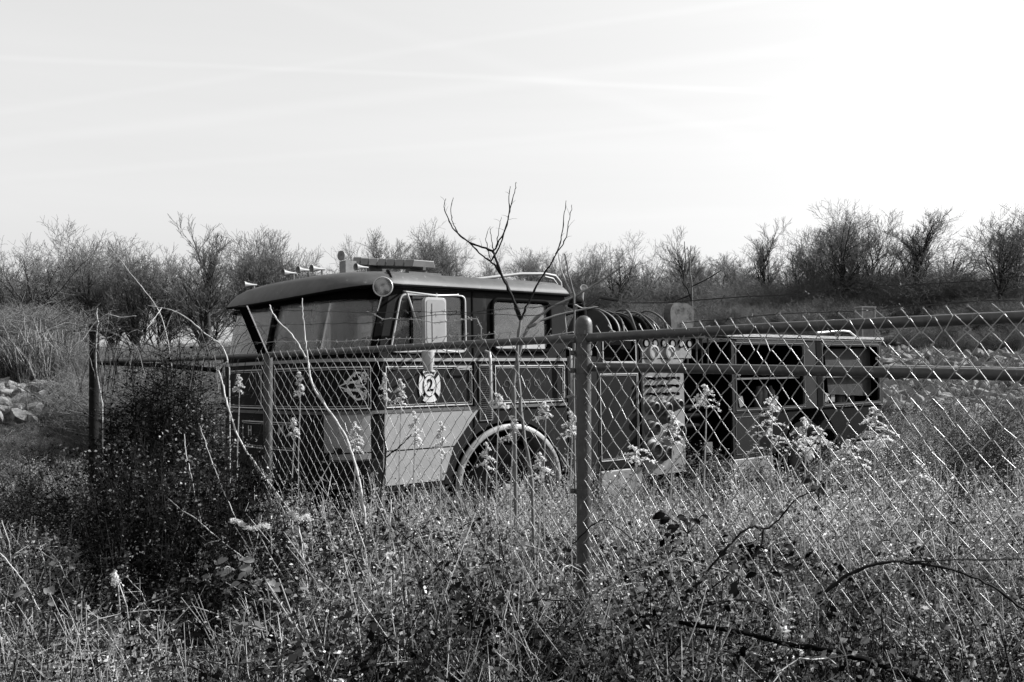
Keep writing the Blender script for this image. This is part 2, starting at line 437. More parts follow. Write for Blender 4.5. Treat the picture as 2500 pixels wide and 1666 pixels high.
TR = sp(1380, 800)[0]                    # rear of the cab
ZS = 1.29                                # bottom of the dark belt panel
zst = G - .02; zwl = G - .075; zlw = G - .435; zsil = G - .47; zdash = G - .80; zbot = G - 1.10
win1 = rpoly([sp(978, 719), (sp(952, 850)[0], ZB + .03), (sp(1136, 850)[0], ZB + .03), (sp(1136, 850)[0], sp(1110, 722)[1])], .055)
TW0, TW1 = sp(1200, 730)[0], sp(1342, 800)[0]
win2 = rrect(TW0, ZB + .045, TW1, sp(1200, 731)[1], .07)
arch_c = (sp(1243, 1030)[0], G - 1.19); arch_r = .56
def arch_pts(r, a0=0, a1=180, n=22, zc=None):
    return [(arch_c[0] + r * 1.16 * math.cos(R(a0 + (a1 - a0) * i / n)), (zc or arch_c[1]) + r * math.sin(R(a0 + (a1 - a0) * i / n))) for i in range(n + 1)]

# cab side walls (near and far), one shell
def cab_shell():
    mb = MB()
    ap = arch_pts(arch_r + .03)           # right to left over the arch
    outer = [(0, .62), (0, ZB + .0), (.14, ZR), (TR, ZR), (TR, .62)] + [p for p in ap if p[1] > .60 and p[0] < TR - .02 and p[0] > .05]
    outer = [(0, .62), (0, ZB), (.14, ZR), (TR, ZR), (TR, .62)]
    lo = [p for p in ap if .62 < p[1] and p[0] < TR - .01]
    outer += [(min(lo[0][0], TR - .01), .62)] + lo + [(lo[-1][0], .62)]
    for wv, s in ((0, 1), (WID - .05, 1)):
        mb.plate(outer, [win1, win2], lambda a, b, d, wv=wv: (a, wv + d, b), .05)
    # rear wall of the cab with a window
    mb.plate([(0.05, .62), (WID - .05, .62), (WID - .05, ZR), (.05, ZR)], [rrect(.12, ZB + .06, 2.36, 2.3, .05)], lambda a, b, d: (TR - .04 + d, a, b), .04)
    # front below the glass, doubled for thickness
    front_strip(mb, 0, PLEN, .68, ZB, off=-.04, th=.04, n=60)
    # header under the roof
    front_strip(mb, 0, PLEN, ZR - .07, ZR, off=-.05, th=.05, n=60)
    hb = MB(); front_strip(hb, .03, PLEN - .03, ZR - .13, ZR - .005, off=.002, th=.02, n=60); hb.build('header_shadow_band', M['black'], truck, smooth=30)  # shadow under the roof edge put in as a black strip
    # floor
    mb.bx((-.35, .1, .95), (TR - .05, WID - .1, 1.0))
    return mb.build('cab_body', M['paint'], truck, smooth=35)
body = cab_shell()

# pillars
for a, b in ((0, .075), (PLEN - .075, PLEN)):
    mb = MB(); front_strip(mb, a, b, ZB, ZR - .05, off=-.05, th=.055); mb.build('door_pillar', M['black'], truck)
sd0 = fs(650, 850)[0]
mb = MB(); front_strip(mb, sd0 - .025, sd0 + .025, ZB - .02, ZR - .03, off=-.03, th=.05); mb.build('windscreen_divider', M['black'], truck)
# windscreen seal
mb = MB(); front_strip(mb, .05, PLEN - .05, ZB - .01, ZB + .025, off=-.01, th=.03, n=60); mb.build('windscreen_seal', M['black'], truck)
for a, b in ((.075, sd0 - .02), (sd0 + .02, PLEN - .075)):
    mb = MB(); front_strip(mb, a, b, ZB + .02, ZR - .06, off=-.025, th=.006, n=24)
    mb.build('windscreen', M['glass'], truck, smooth=30)

# side windows: glass, seal, frame
for wv in (0, WID - .05):
    mb = MB(); mb.plate(win1, [], lambda a, b, d: (a, wv + .02 + d, b), .005); g = mb.build('door_window', M['glass2'], truck)
    mb = MB(); mb.plate(win2, [], lambda a, b, d: (a, wv + .02 + d, b), .005); g2 = mb.build('rear_window', M['glass2'], truck)
    if wv == 0:
        mb = MB(); mb.tube([(x, -.008, z) for x, z in win1], .009, 6, closed=True); mb.build('chrome_frame', M['trim'], g, smooth=40)
        mb = MB(); mb.tube([(x, -.004, z) for x, z in win2], .022, 8, closed=True); mb.build('rubber_seal', M['black'], g2, smooth=40)
        mb = MB(); tq = sp(1005, 800)[0]; mb.bx((tq - .012, -.006, ZB + .03), (tq + .012, .015, sp(1000, 722)[1])); mb.build('quarter_light_bar', M['black'], g)
        mb = MB(); mb.bx((win1[9][0] + .0, -.012, ZB + .035), (sp(1130, 850)[0], -.002, ZB + .05)); mb.build('window_sill', M['trim'], g)

# inside: engine cover, seats, wheel
mb = MB(); mb.bx((.2, .85, 1.0), (1.9, 1.65, 1.62)); mb.build('engine_cover', M['dark'], truck, bevel=.05)
for y in (.15, 1.75):
    mb = MB(); mb.bx((.45, y, 1.0), (.95, y + .55, 1.4)); mb.bx((.85, y, 1.4), (1.0, y + .55, 2.0)); mb.build('crew_seat', M['dark'], truck, bevel=.04)
mb = MB(); mb.tube([(.12 + .05 * math.sin(a), .45 + .2 * math.cos(a), 1.82 + .13 * math.sin(a)) for a in np.linspace(0, 2 * math.pi, 20)[:-1]], .012, 6, closed=True)
mb.tube([(.12, .45, 1.82), (-.1, .45, 1.3)], .02, 6); mb.build('steering_wheel', M['black'], truck)
mb = MB(); front_strip(mb, .15, PLEN - .15, ZB - .15, ZB - .02, off=-.3, th=.2, n=40); mb.build('dashboard', M['dark'], truck)
mb = MB(); mb.bx((1.12, 1.55, 1.0), (1.16, 1.9, ZR - .02)); mb.build('bulkhead_post', M['black'], truck)
mb = MB(); mb.bx((TW0 + .03, .002, ZB + .055), (TW1 - .06, .014, ZB + .125)); mb.build('window_strip', M['trim'], truck)  # pale strip along the foot of the rear window opening

# roof: loft from the gutter outline up to a flattened crown, drooping to the front
def roof():
    outline = []
    ext = .06
    for i in range(49):
        s = PLEN * i / 48; t, q = plan(s, ext * 1.5 * SGN); outline.append((t + rake(ZR) * .9, q))
    outline += [(.3, WID + .03), (.9, WID + .03), (1.5, WID + .03), (TR + .04, WID + .02), (TR + .06, WID - .05), (TR + .06, 1.25), (TR + .06, .05), (TR + .04, -.02), (1.5, -.03), (.9, -.03), (.3, -.03)]
    cen = (1.0, 1.25); mb = MB(); k = len(outline)
    prof = [(0, 0), (.0, .02), (.03, .055), (.075, .095), (.14, .118), (.3, .13), (.62, .148), (1.0, .155)]
    for fi, (ins, h) in enumerate(prof):
        for (t, q) in outline:
            dx, dy = cen[0] - t, cen[1] - q; l = math.hypot(dx, dy)
            # rectangular style inset: measure against half width
            kx = min(1, ins * 1.25 / l * (1.0 if fi < 7 else 99)) if fi < 7 else 1
            kk = min(1, ins * (1.25 if t < .1 else 1.0) / l) if ins < 1 else 1
            x, y = t + dx * kk, q + dy * kk
            droop = -.075 * max(0, (.55 - x) / .95) ** 3.0 if x < .55 else 0
            if ins >= 1: x, y = cen
            cam_ = .05 * (1 - ((y - 1.25) / 1.25) ** 2) * min(1, h / .12)
            mb.v.append((x, y, ZR + h + droop + max(0, cam_)))
    for r in range(len(prof) - 1):
        for j in range(k):
            mb.f.append((r * k + j, r * k + (j + 1) % k, (r + 1) * k + (j + 1) % k, (r + 1) * k + j))
    mb.f.append(tuple(range(k))[::-1])
    o = mb.build('roof', M['roofpaint'], truck, smooth=50)
    g = MB(); g.tube([(a, b, ZR + .0 + (-.075 * ((.55 - a) / .95) ** 3 if a < .55 else 0)) for a, b in outline], .013, 6, closed=True)
    g.build('rain_gutter', M['black'], o, smooth=60)
    s = MB(); s.tube([(.12, -.045, ZR + .0), (.12, -.04, ZR + .06), (.14, .03, ZR + .12), (.2, .15, ZR + .142)], .012, 6); s.build('roof_seam', M['black'], o, smooth=60)
    return o
roofo = roof()

# belt trim lines round front and side
def band(name, z0, z1, m, off, th, s0=0, s1=PLEN, t1=TR, side=True, t0=0):
    mb = MB(); front_strip(mb, s0, s1, z0, z1, off=off, th=th, n=60) if s1 > s0 else None
    if side: mb.bx((t0, -off, z0), (t1, -off - th, z1))
    return mb.build(name, m, truck)
tl0, tl1 = sp(1165, 950)[0], sp(1205, 950)[0]
band('belt_moulding', zst - .014, zst + .014, M['silver'], .003, .012)
band('lower_moulding', zlw - .045, zlw - .018, M['midgrey'], .003, .012)
# front panel frames of gold leaf
def frame_front(s0, s1, z0, z1, wd=.010):
    mb = MB()
    front_strip(mb, s0, s1, z1 - wd, z1, off=.003, th=.004); front_strip(mb, s0, s1, z0, z0 + wd, off=.003, th=.004)
    front_strip(mb, s0, s0 + wd * .6, z0 + wd, z1 - wd, off=.003, th=.004, n=1); front_strip(mb, s1 - wd * .6, s1, z0 + wd, z1 - wd, off=.003, th=.004, n=1)
    e = .022
    front_strip(mb, s0 + e, s1 - e, z1 - e - wd * .35, z1 - e, off=.003, th=.003); front_strip(mb, s0 + e, s1 - e, z0 + e, z0 + e + wd * .35, off=.003, th=.003)
    front_strip(mb, s0 + e, s0 + e + wd * .35, z0 + e + .004, z1 - e - .004, off=.003, th=.003, n=1)
    return mb.build('pinstripe', M['gold'], truck)
frame_front(fs(905, 950)[0], fs(672, 950)[0], zlw, zwl)
frame_front(fs(640, 950)[0], fs(562, 950)[0], zlw, zwl)
frame_front(fs(722, 1040)[0], fs(594, 1040)[0], G - .80, G - .55)
def frame_side(x0, x1, z0, z1, wd=.010, name='pinstripe', m=None, off=.002, inner=True):
    mb = MB()
    for a, b in (((x0, z1 - wd), (x1, z1)), ((x0, z0), (x1, z0 + wd)), ((x0, z0 + wd), (x0 + wd * .6, z1 - wd)), ((x1 - wd * .6, z0 + wd), (x1, z1 - wd))):
        mb.bx((a[0], -off, a[1]), (b[0], -off - .004, b[1]))
    if inner:
        e = .022
        for a, b in (((x0 + e, z1 - e - .003), (x1 - e, z1 - e)), ((x0 + e, z0 + e), (x1 - e, z0 + e + .003)), ((x1 - e - .003, z0 + e + .003), (x1 - e, z1 - e - .003))):
            mb.bx((a[0], -off, a[1]), (b[0], -off - .003, b[1]))
    return mb.build(name, m or M['gold'], truck)
td0, td1 = sp(942, 950)[0], sp(1152, 950)[0]
frame_side(td0, td1, zlw, zwl)
frame_side(tl1 + .02, sp(1378, 950)[0], zlw, zwl)
# door: shut line and dark jamb
tj = sp(935, 950)[0]
mb = MB(); mb.bx((-.0, -.001, .70), (tj, -.006, ZB)); front_strip(mb, 0, .07, .70, ZB, off=.001, th=.005); mb.build('door_jamb', M['black'], truck)
mb = MB()
for x in (td1 + .015,): mb.bx((x, -.001, 1.0), (x + .012, -.006, ZR - .02))
mb.build('door_gap', M['black'], truck)
# pale lower panels
sA = fs(792, 1050)[0]
mb = MB(); front_strip(mb, .078, sA, zdash, zsil, off=.003, th=.006, n=16); front_strip(mb, .078, sA - .05, zbot, zdash - .012, off=.003, th=.006, n=16); p = mb.build('corner_panel', M['silver'], truck, smooth=30)
dg1 = sp(1166, 1005)[0]; dg2 = sp(1112, 1100)[0]
mb = MB(); side_plate(mb, [(tj + .01, zdash), (dg2 - .02, zdash), (dg1 + .02, zsil), (tj + .01, zsil)], (), .003, .006)
side_plate(mb, [(tj + .01, zbot), (dg2 - .14, zbot), (dg2 - .03, zdash - .012), (tj + .01, zdash - .012)], (), .003, .006); mb.build('lower_door_panel', M['silver'], truck)
# door handle
h0, h1 = sp(1108, 900)[0], sp(1146, 903)[0]
mb = MB(); mb.tube([(h0, -.002, zwl - .01), (h0 + .01, -.035, zwl - .028), (h0 + .03, -.04, zwl - .035), (h1, -.04, zwl - .035), (h1 + .01, -.01, zwl - .035)], .007, 6); mb.bx((h0 + .02, -.001, zwl - .02), (h1 + .02, -.008, zwl - .0))
mb.build('door_handle', M['chrome'], truck, smooth=40)
# louvred strip behind the door
mb = MB(); mb.bx((tl0 + .02, -.001, zsil - .12), (tl1 - .02, -.012, zwl + .01)); lv = mb.build('louvre_plate', M['panelgrey'], truck)
mb = MB(); z = zsil - .105
while z < zwl - .01:
    mb.bx((tl0 + .035, -.011, z), (tl1 - .035, -.018, z + .008)); z += .018
mb.build('louvre', M['black'], lv)
def grab(pts, r, m='trim', name='grab_rail', parent=None):
    mb = MB(); mb.tube(pts, r, 8)
    return mb.build(name, M[m], parent or truck, smooth=60)
gx = (tl0 + tl1) / 2
grab([(gx, -.01, sp(1182, 858)[1]), (gx, -.07, sp(1182, 862)[1]), (gx, -.08, sp(1182, 880)[1]), (gx, -.08, sp(1182, 960)[1]), (gx, -.07, sp(1182, 975)[1]), (gx, -.01, sp(1182, 978)[1])], .014)
g2 = sp(1388, 900)[0] - .03
grab([(g2, -.01, sp(1390, 850)[1]), (g2, -.07, sp(1390, 853)[1]), (g2, -.07, sp(1390, 965)[1]), (g2, -.01, sp(1390, 970)[1])], .014)
# tall hoops behind the cab roof
def hoop(t0, y0, pix, r=.016):
    grab([(sp(x, y, y0)[0], y0, sp(x, y, y0)[1]) for x, y in pix], r, 'silver', 'hoop_rail')
hoop(TR, .25, [(1160, 682), (1230, 674), (1270, 669), (1330, 669), (1355, 674), (1368, 690), (1374, 740), (1384, 835)])
hoop(TR, .05, [(1330, 698), (1350, 701), (1362, 715), (1368, 745), (1377, 835)])
hoop(TR, .40, [(1330, 676), (1350, 681), (1360, 695), (1366, 740), (1374, 835)], .012)

# badge: maltese cross with circle and number
def badge():
    c = sp(1048, 942); mbp = MB(); Rr = .145; a = .78
    def pt(r, ang): return (c[0] + r * a * math.cos(R(ang)), c[1] + r * math.sin(R(ang)))
    for k in range(4):
        A = 90 * k
        wd = 37; pl = [pt(Rr * .42, A - 34)]
        for i in range(7):
            q = -wd + 2 * wd * i / 6; pl.append(pt(Rr * (1.12 - .09 * math.cos(R(q * 2.4))), A + q))
        pl.append(pt(Rr * .42, A + 34)); pl.append(pt(Rr * .40, A))
        side_plate(mbp, pl, (), .004, .004)
    b = mbp.build('badge', M['gold'], truck); b['label'] = 'pale maltese cross door badge with number 2'
    m2 = MB(); pl = [(c[0] + .087 * a * math.cos(q), c[1] + .095 * math.sin(q)) for q in np.linspace(0, 2 * math.pi, 33)[:-1]]
    side_plate(m2, pl, (), .008, .004); m2.build('badge_disc', M['gold'], b)
    m3 = MB(); m3.tube([(x, -.0125, z) for x, z in pl], .0028, 4, closed=True)
    vs, fcs = text_mesh('2', .15, True, .9); m3.add([(c[0] + v.x, -.0135 - v.z, c[1] + v.y) for v in vs], fcs)
    def small(s, dx, dz, size, rot=0):
        vs, fcs = text_mesh(s, size); cr, sr = math.cos(R(rot)), math.sin(R(rot))
        m3.add([(c[0] + dx + v.x * cr - v.y * sr, -.0095 - v.z, c[1] + dz + v.x * sr + v.y * cr) for v in vs], fcs)
    small('EN', -.034, .113, .03, 14); small('GI', 0, .118, .03); small('NE', .034, .113, .03, -14)
    m3.build('badge_lettering', M['black'], b)
badge()

# scroll ornaments
def ribbon(mb, fn, pts, w0, w1=None, n=None):
    """flat tapering ribbon along 2D points; fn(a,b)->3D"""
    k = len(pts); b = len(mb.v); w1 = w0 if w1 is None else w1
    for i, p in enumerate(pts):
        q0, q1 = pts[max(0, i - 1)], pts[min(k - 1, i + 1)]; dx, dy = q1[0] - q0[0], q1[1] - q0[1]; l = math.hypot(dx, dy) + 1e-9
        wd = w0 + (w1 - w0) * i / (k - 1)
        mb.v.append(fn(p[0] - dy / l * wd, p[1] + dx / l * wd)); mb.v.append(fn(p[0] + dy / l * wd, p[1] - dx / l * wd))
    for i in range(k - 1): mb.f.append((b + 2 * i, b + 2 * i + 1, b + 2 * i + 3, b + 2 * i + 2))
def spiral(cx, cy, r0, r1, a0, a1, n=20):
    return [(cx + (r0 + (r1 - r0) * i / n) * math.cos(R(a0 + (a1 - a0) * i / n)), cy + (r0 + (r1 - r0) * i / n) * math.sin(R(a0 + (a1 - a0) * i / n))) for i in range(n + 1)]
def ornament():
    s0, z0 = fs(868, 943); mb = MB()
    for lay in (0.0095, .0105):
        fn = lambda a, b: FP(s0 - a * 1.25, z0 + b, lay)      # a to the right
        for sg in (1, -1):
            f2 = lambda a, b, sg=sg: fn(a, b * sg)
            ribbon(mb, f2, [(-.11, .0), (-.06, .028), (-.02, .034), (.03, .03)], .003, .014)
            ribbon(mb, f2, spiral(.01, .085, .048, .014, -100, 210), .011, .006)
            ribbon(mb, f2, spiral(.055, .05, .03, .01, 200, -90), .009, .004)
            ribbon(mb, f2, [(-.05, .02), (-.045, .055), (-.02, .09), (.0, .12)], .012, .004)
            ribbon(mb, f2, [(.03, .1), (.06, .115), (.07, .09), (.06, .06), (.075, .03)], .009, .004)
            ribbon(mb, f2, [(.0, .006), (.05, .008), (.07, .02)], .006, .003)
            ribbon(mb, f2, spiral(-.065, .03, .02, .006, -60, 200, 12), .007, .004)
    o = mb.build('scroll_ornament', M['gold'], truck)
    o['label'] = 'pale leaf scroll painted beside the cab corner'
    # fainter ring ornament further left on the front
    s1, z1 = fs(728, 948); mb = MB()
    fn = lambda a, b: FP(s1 - a, z1 + b, .0095)
    ribbon(mb, fn, spiral(0, 0, .09, .09, 60, 330, 26), .006, .003); ribbon(mb, fn, spiral(.0, .0, .115, .11, 100, 260, 20), .003, .003)
    ribbon(mb, fn, spiral(.17, -.03, .03, .012, -30, 240, 12), .005, .003); ribbon(mb, fn, spiral(.2, .03, .035, .015, 180, -40, 12), .004, .003)
    ribbon(mb, fn, spiral(.15, .1, .02, .01, 0, 300, 12), .005, .003)
    mb.build('ring_ornament', mat('faded_gold', .07, .6, .6, 30), truck)
    mb = MB(); c = sp(1260, 938); fn = lambda a, b: (c[0] + a, -.0045, c[1] + b)
    for dx in (-.12, .0, .13, .26):
        ribbon(mb, fn, spiral(dx, 0, .045, .02, 0, 300, 14), .004, .002); ribbon(mb, fn, [(dx + .03, -.05), (dx + .05, .0), (dx + .03, .055)], .004, .002)
    mb.build('faded_scroll', mat('ghost_gold', .05, .6, .6, 30), truck)
ornament()
# letters on the lower front
for ch, px in (('H', 612), ('M', 688)):
    s0, z0 = fs(px, 1052); vs, fcs = text_mesh(ch, .125, True, .95)
    mb = MB(); mb.add([FP(s0 - v.x, z0 + v.y, .008 + v.z) for v in vs], fcs); mb.build('letter', M['trim'], truck)
# bumper and lower front
mb = MB(); front_strip(mb, .05, PLEN - .05, G - 1.06, G - .86, off=.0, th=.16, n=60); mb.build('bumper', mat('black_bumper', .006, .6, .5, 6, spec=.1), truck, smooth=30)
mb = MB(); front_strip(mb, .1, PLEN - .1, .35, G - 1.06, off=-.2, th=.1, n=40); mb.build('valance', M['dark'], truck, smooth=30)
# headlight bezel on the front, far side and near side
for px in (552, 700):
    s0, z0 = fs(px, 945 if px == 552 else 1150); t, q = plan(s0, .0)
    mb = MB(); mb.lathe((t, q, z0), (-1, 0 if px != 552 else .2, 0), [(-.02, .10), (.03, .11), (.035, .09), (.0, .085), (.01, .0)], 20)
    mb.build('headlight', M['midgrey'] if px == 552 else M['chrome'], truck, smooth=35)

# fender arch (pale band), inner arch, wheel and tyre
mb = MB(); n = 30
for (ro, ri, y0, y1) in ((arch_r + .0, arch_r - .06, -.03, .0),):
    o1, i1 = arch_pts(ro, -14, 194, n), arch_pts(ri, -14, 194, n); b = len(mb.v)
    for i in range(n + 1):
        for (p, y) in ((o1[i], y1), (o1[i], y0 + .015), ((o1[i][0] * .7 + i1[i][0] * .3, o1[i][1] * .7 + i1[i][1] * .3), y0), ((o1[i][0] * .25 + i1[i][0] * .75, o1[i][1] * .25 + i1[i][1] * .75), y0), (i1[i], y0 + .02), (i1[i], y1 + .3)): mb.v.append((p[0], y, p[1]))
    for i in range(n):
        for j in range(5): a = b + i * 6; mb.f.append((a + j, a + j + 1, a + 7 + j, a + 6 + j))
ar = mb.build('wheel_arch', M['panelgrey'], truck, smooth=50)
mb = MB(); ip = arch_pts(arch_r - .03, -10, 190, n); b = len(mb.v)
for p in ip: mb.v += [(p[0], .04, p[1]), (p[0], .75, p[1])]
for i in range(n): mb.f.append((b + 2 * i, b + 2 * i + 1, b + 2 * i + 3, b + 2 * i + 2))
mb.plate(ip, [], lambda a, c, d: (a, .75 + d, c), .02); mb.build('wheel_well', M['black'], truck, smooth=50)
def wheel(tc, y, m=truck, r=.5):
    axis = (0, -1, 0)
    mb = MB(); mb.lathe((tc, y, r - .03), axis, [(-.13, .3), (-.12, r - .06), (-.09, r - .01), (.09, r - .01), (.12, r - .06), (.13, .33), (.11, .29)], 40); ty = mb.build('wheel', M['black'], m, smooth=35)
    mb = MB(); mb.lathe((tc, y, r - .03), axis, [(.02, .29), (.11, .285), (.10, .25), (.0, .22), (.0, .14), (.06, .12), (.09, .09), (.14, .08), (.15, .0)], 30); ri = mb.build('rim', M['silver'], ty, smooth=35)
wheel(arch_c[0], .16); wheel(arch_c[0], WID - .16)
# behind the arch: dark skirt to cab rear
# mirror with tubular bracket, lower convex mirror
yo = -.22
def sq(x, y, yy=yo): a = sp(x, y, yy); return (a[0], yy, a[1])
mb = MB(); a0 = sp(1039, 845, yo - .05); a1 = sp(1089, 728, yo - .05)
mb.plate(rrect(a0[0], a0[1], a1[0], a1[1], .035), [], lambda a, b, d: (a, yo - .05 + d, b), .05); mi = mb.build('door_mirror', M['trim'], truck, smooth=35, bevel=.012)
mb = MB(); mb.plate(rrect(a0[0] + .015, a0[1] + .02, a1[0] - .015, a1[1] - .02, .03), [], lambda a, b, d: (a + .0, yo - .054 + d, b), .003)
mb.plate(rrect(a0[0] + .07, a0[1] + .0, a0[0] + .085, a1[1] - .05, .003), [], lambda a, b, d: (a + .0, yo - .058 + d, b), .003); mb.build('mirror_back_rib', M['silver'], mi)
mb = MB()
mb.tube([(sp(984, 712)[0], .0, sp(984, 712)[1]), sq(992, 713), sq(1065, 722), sq(1118, 721), (sp(1118, 719)[0], 0, sp(1118, 719)[1])], .009, 8)
mb.tube([sq(994, 716), sq(1015, 780), sq(1040, 838), (sp(1048, 858)[0], 0, sp(1048, 858)[1])], .009, 8)
mb.tube([sq(1066, 716), sq(1066, 735)], .007, 6)
mb.tube([(sp(1000, 862)[0], 0, sp(1000, 862)[1]), sq(1040, 860), sq(1066, 846)], .007, 6)
mb.tube([sq(1066, 846), sq(1085, 856), (sp(1118, 860)[0], 0, sp(1118, 860)[1])], .007, 6)
mb.build('mirror_bracket', M['trim'], mi, smooth=60)
c = sq(1045, 870); mb = MB(); mb.lathe((c[0], c[1], c[2] - .13), (0, 0, 1), [(0, .03), (.015, .038), (.07, .05), (.17, .058), (.175, .05)], 18); mb.build('convex_mirror', M['trim'], truck, smooth=40)
# roof corner searchlight
p = sp(936, 702, -.12); mb = MB(); ax = Vector((-.62, -.76, .05))
mb.lathe((p[0], -.12, p[1]), ax, [(-.10, .03), (-.07, .065), (-.0, .082), (.03, .086), (.035, .078), (.012, .066), (-.02, .045), (-.035, .02), (-.02, .012), (-.01, .0)], 28); sl_ = mb.build('searchlight', M['chrome'], truck, smooth=40)
mb = MB(); mb.tube([Vector((p[0], -.12, p[1])) + ax.normalized() * .036 + (ax.orthogonal().normalized() * math.cos(q) + ax.cross(ax.orthogonal()).normalized() * math.sin(q)) * .081 for q in np.linspace(0, 6.283, 25)[:-1]], .006, 6, closed=True); mb.build('rim', M['trim'], sl_, smooth=60)
mb = MB(); mb.tube([(p[0] + .03, -.06, p[1]), (p[0] + .1, .0, p[1] - .02)], .02, 8); mb.tube([(p[0], -.1, p[1] - .07), (p[0] - .02, -.06, p[1] - .2)], .008, 6); mb.build('light_bracket', M['chrome'], sl_, smooth=50)
# air horns and small lamps on the roof
def horn(px, py, y, ln=.15, r=.036):
    a = sp(px, py + 5, y); o = (a[0], y, a[1]); d = Vector((-1, -.12, -.02))
    mb = MB(); mb.lathe(Vector(o) - d * ln, d, [(0, .01), (ln * .4, .014), (ln * .7, .022), (ln * .9, .033), (ln, r), (ln - .004, r * .8), (ln * .8, .02), (ln * .6, .0)], 16)
    mb.tube([Vector(o) - d * ln * .8, Vector(o) - d * ln * .8 + Vector((0, 0, -.07))], .01, 6); mb.build('air_horn', M['panelgrey'], truck, smooth=50)
for a in ((690, 661, 1.35), (727, 654, 1.25), (760, 651, 1.05), (868, 647, .95), (594, 690, 2.0)): horn(*a)
for (px, py, y) in ((836, 625, 1.1),):
    a = sp(px, py, y); mb = MB(); mb.lathe((a[0], y, a[1]), (-1, -.3, 0), [(-.05, .02), (0, .045), (.02, .05), (.022, .03), (.01, 0)], 16); mb.bx((a[0] + .0, y - .06, a[1] - .17), (a[0] + .12, y + .06, a[1] - .05)); mb.build('roof_siren', M['panelgrey'], truck, smooth=40)
# light bar across the roof
A = tp(1036, 645, .9); B = tp(886, 640, .9)
mb = MB(); d = (B - A); nseg = 7
lb = None
for k in range(nseg):
    m = MB(); p0 = A + d * (k / nseg + .006); p1 = A + d * ((k + 1) / nseg - .006); hh = .036 if k < nseg - 1 else .045
    m.add([(p0.x - .14, p0.y, p0.z - hh), (p0.x + .14, p0.y, p0.z - hh), (p0.x + .12, p0.y, p0.z + hh), (p0.x - .12, p0.y, p0.z + hh), (p1.x - .14, p1.y, p1.z - hh), (p1.x + .14, p1.y, p1.z - hh), (p1.x + .12, p1.y, p1.z + hh), (p1.x - .12, p1.y, p1.z + hh)],
          [(0, 1, 2, 3), (4, 7, 6, 5), (0, 4, 5, 1), (1, 5, 6, 2), (2, 6, 7, 3), (3, 7, 4, 0)])
    if lb is None:
        base = MB(); q = Vector((0, 0, .045)); base.tube([A - q, B - q], .022, 4); base.bx((.8, A.y + .1, 2.53), (1.0, A.y + .18, A.z - .04)); base.bx((.8, B.y - .3, 2.53), (1.0, B.y - .2, B.z - .04)); base.bx((.72, A.y + .0, 2.53), (1.1, B.y - .1, 2.60))
        lb = base.build('light_bar', M['midgrey'], truck)
    m.build('lamp_lens', M['lens'] if k not in (4,) else M['silver'], lb, bevel=.008)

# --- pump bay and rear body (all in truck space)
t = lambda px, py=950: sp(px, py)[0]
ZTOP = G + .285; ZC = G - .66; ZL = G - 1.28
TE = t(2155)
# chassis and core
mb = MB(); mb.bx((TR + .02, .3, .5), (TE - .05, WID - .3, .75)); mb.bx((-.3, .5, .5), (TR + .02, WID - .5, .8)); mb.build('chassis', M['dark'], truck)
mb = MB(); mb.bx((TR + .02, .75, .75), (TE, WID - .05, 1.9)); mb.build('body_core', M['dark'], truck)
# crew step section just behind the cab
a, b = TR + .02, t(1458)
mb = MB(); side_plate(mb, [(a, ZL + .1), (b, ZL + .1), (b, zst + .03), (a, zst + .03)], (), -.03, .03); mb.build('side_panel', M['paint'], truck)
# pump bay door
a, b = t(1458) + .01, t(1562) - .01
o_ = [(a, ZL + .12), (b, ZL + .12), (b, ZTOP - .03), (a, ZTOP - .03)]
w0 = sp(1470, 827); w1 = sp(1550, 882)
mb = MB(); side_plate(mb, o_, [[(w0[0] + .02, w1[1]), (w1[0], w1[1]), (w1[0], w0[1] - .02), (w0[0] + .02, w0[1] - .02)]], -.03, .03); d1 = mb.build('equipment_door', mat('door_paint', .007, .7, .5, 5, spec=.06), truck)
mb = MB(); mb.bx((a, .1, zst), (b, .12, ZTOP)); mb.build('recess_back', M['black'], truck)
frame_side(a + .03, b - .02, sp(1500, 1125)[1], sp(1500, 912)[1], .012, 'pinstripe', M['trim'], .002, True)
frame_side(w0[0] + .0, w1[0] + .02, w1[1] - .02, w0[1], .018, 'opening_trim', M['trim'], .002, False)
# pump panel
a, b = t(1568), t(1668)
mb = MB(); side_plate(mb, [(a, ZL), (b, ZL), (b, zst), (a, zst)], (), -.02, .03); pp = mb.build('pump_panel', M['panelgrey'], truck)
c0 = t(1688)
mb = MB(); side_plate(mb, [(a, zst + .012), (c0, zst + .012), (c0, ZTOP - .06), (a, ZTOP - .06)], (), -.02, .03); gp = mb.build('gauge_panel', M['panelgrey'], truck)
for i in range(6):
    x = a + .06 + i * (c0 - a - .1) / 5; z = ZTOP - .13
    m = MB(); m.lathe((x, -.01, z), (0, -1, 0), [(0, .048), (.02, .048), (.022, .04), (.014, .038), (.0135, 0)], 20); gg = m.build('gauge', M['black'], gp, smooth=40)
    m = MB(); m.lathe((x, -.02, z), (0, -1, 0), [(.0, .034), (.006, .034)], 16); m.build('gauge_face', M['panelgrey'], gg)
for i in range(2):
    x = a + .17 + i * .27; z = zst + .075
    m = MB(); m.lathe((x, -.01, z), (0, -1, 0), [(0, .085), (.03, .08), (.034, .06), (.016, .055), (.016, 0)], 24); gg = m.build('gauge', M['silver'], gp, smooth=40)
for r_ in range(4):
    for i in range(3):
        x = a + .09 + i * .19 + random.uniform(-.02, .02); z = zst - .12 - r_ * .085
        m = MB(); m.bx((x - .04, -.008, z - .014), (x + .04, -.022, z + .012)); m.lathe((x + .02, -.01, z), (0, -1, -.1), [(0, .012), (.07, .012), (.075, .02), (.1, .018)], 10); m.build('lever', M['black'], pp)
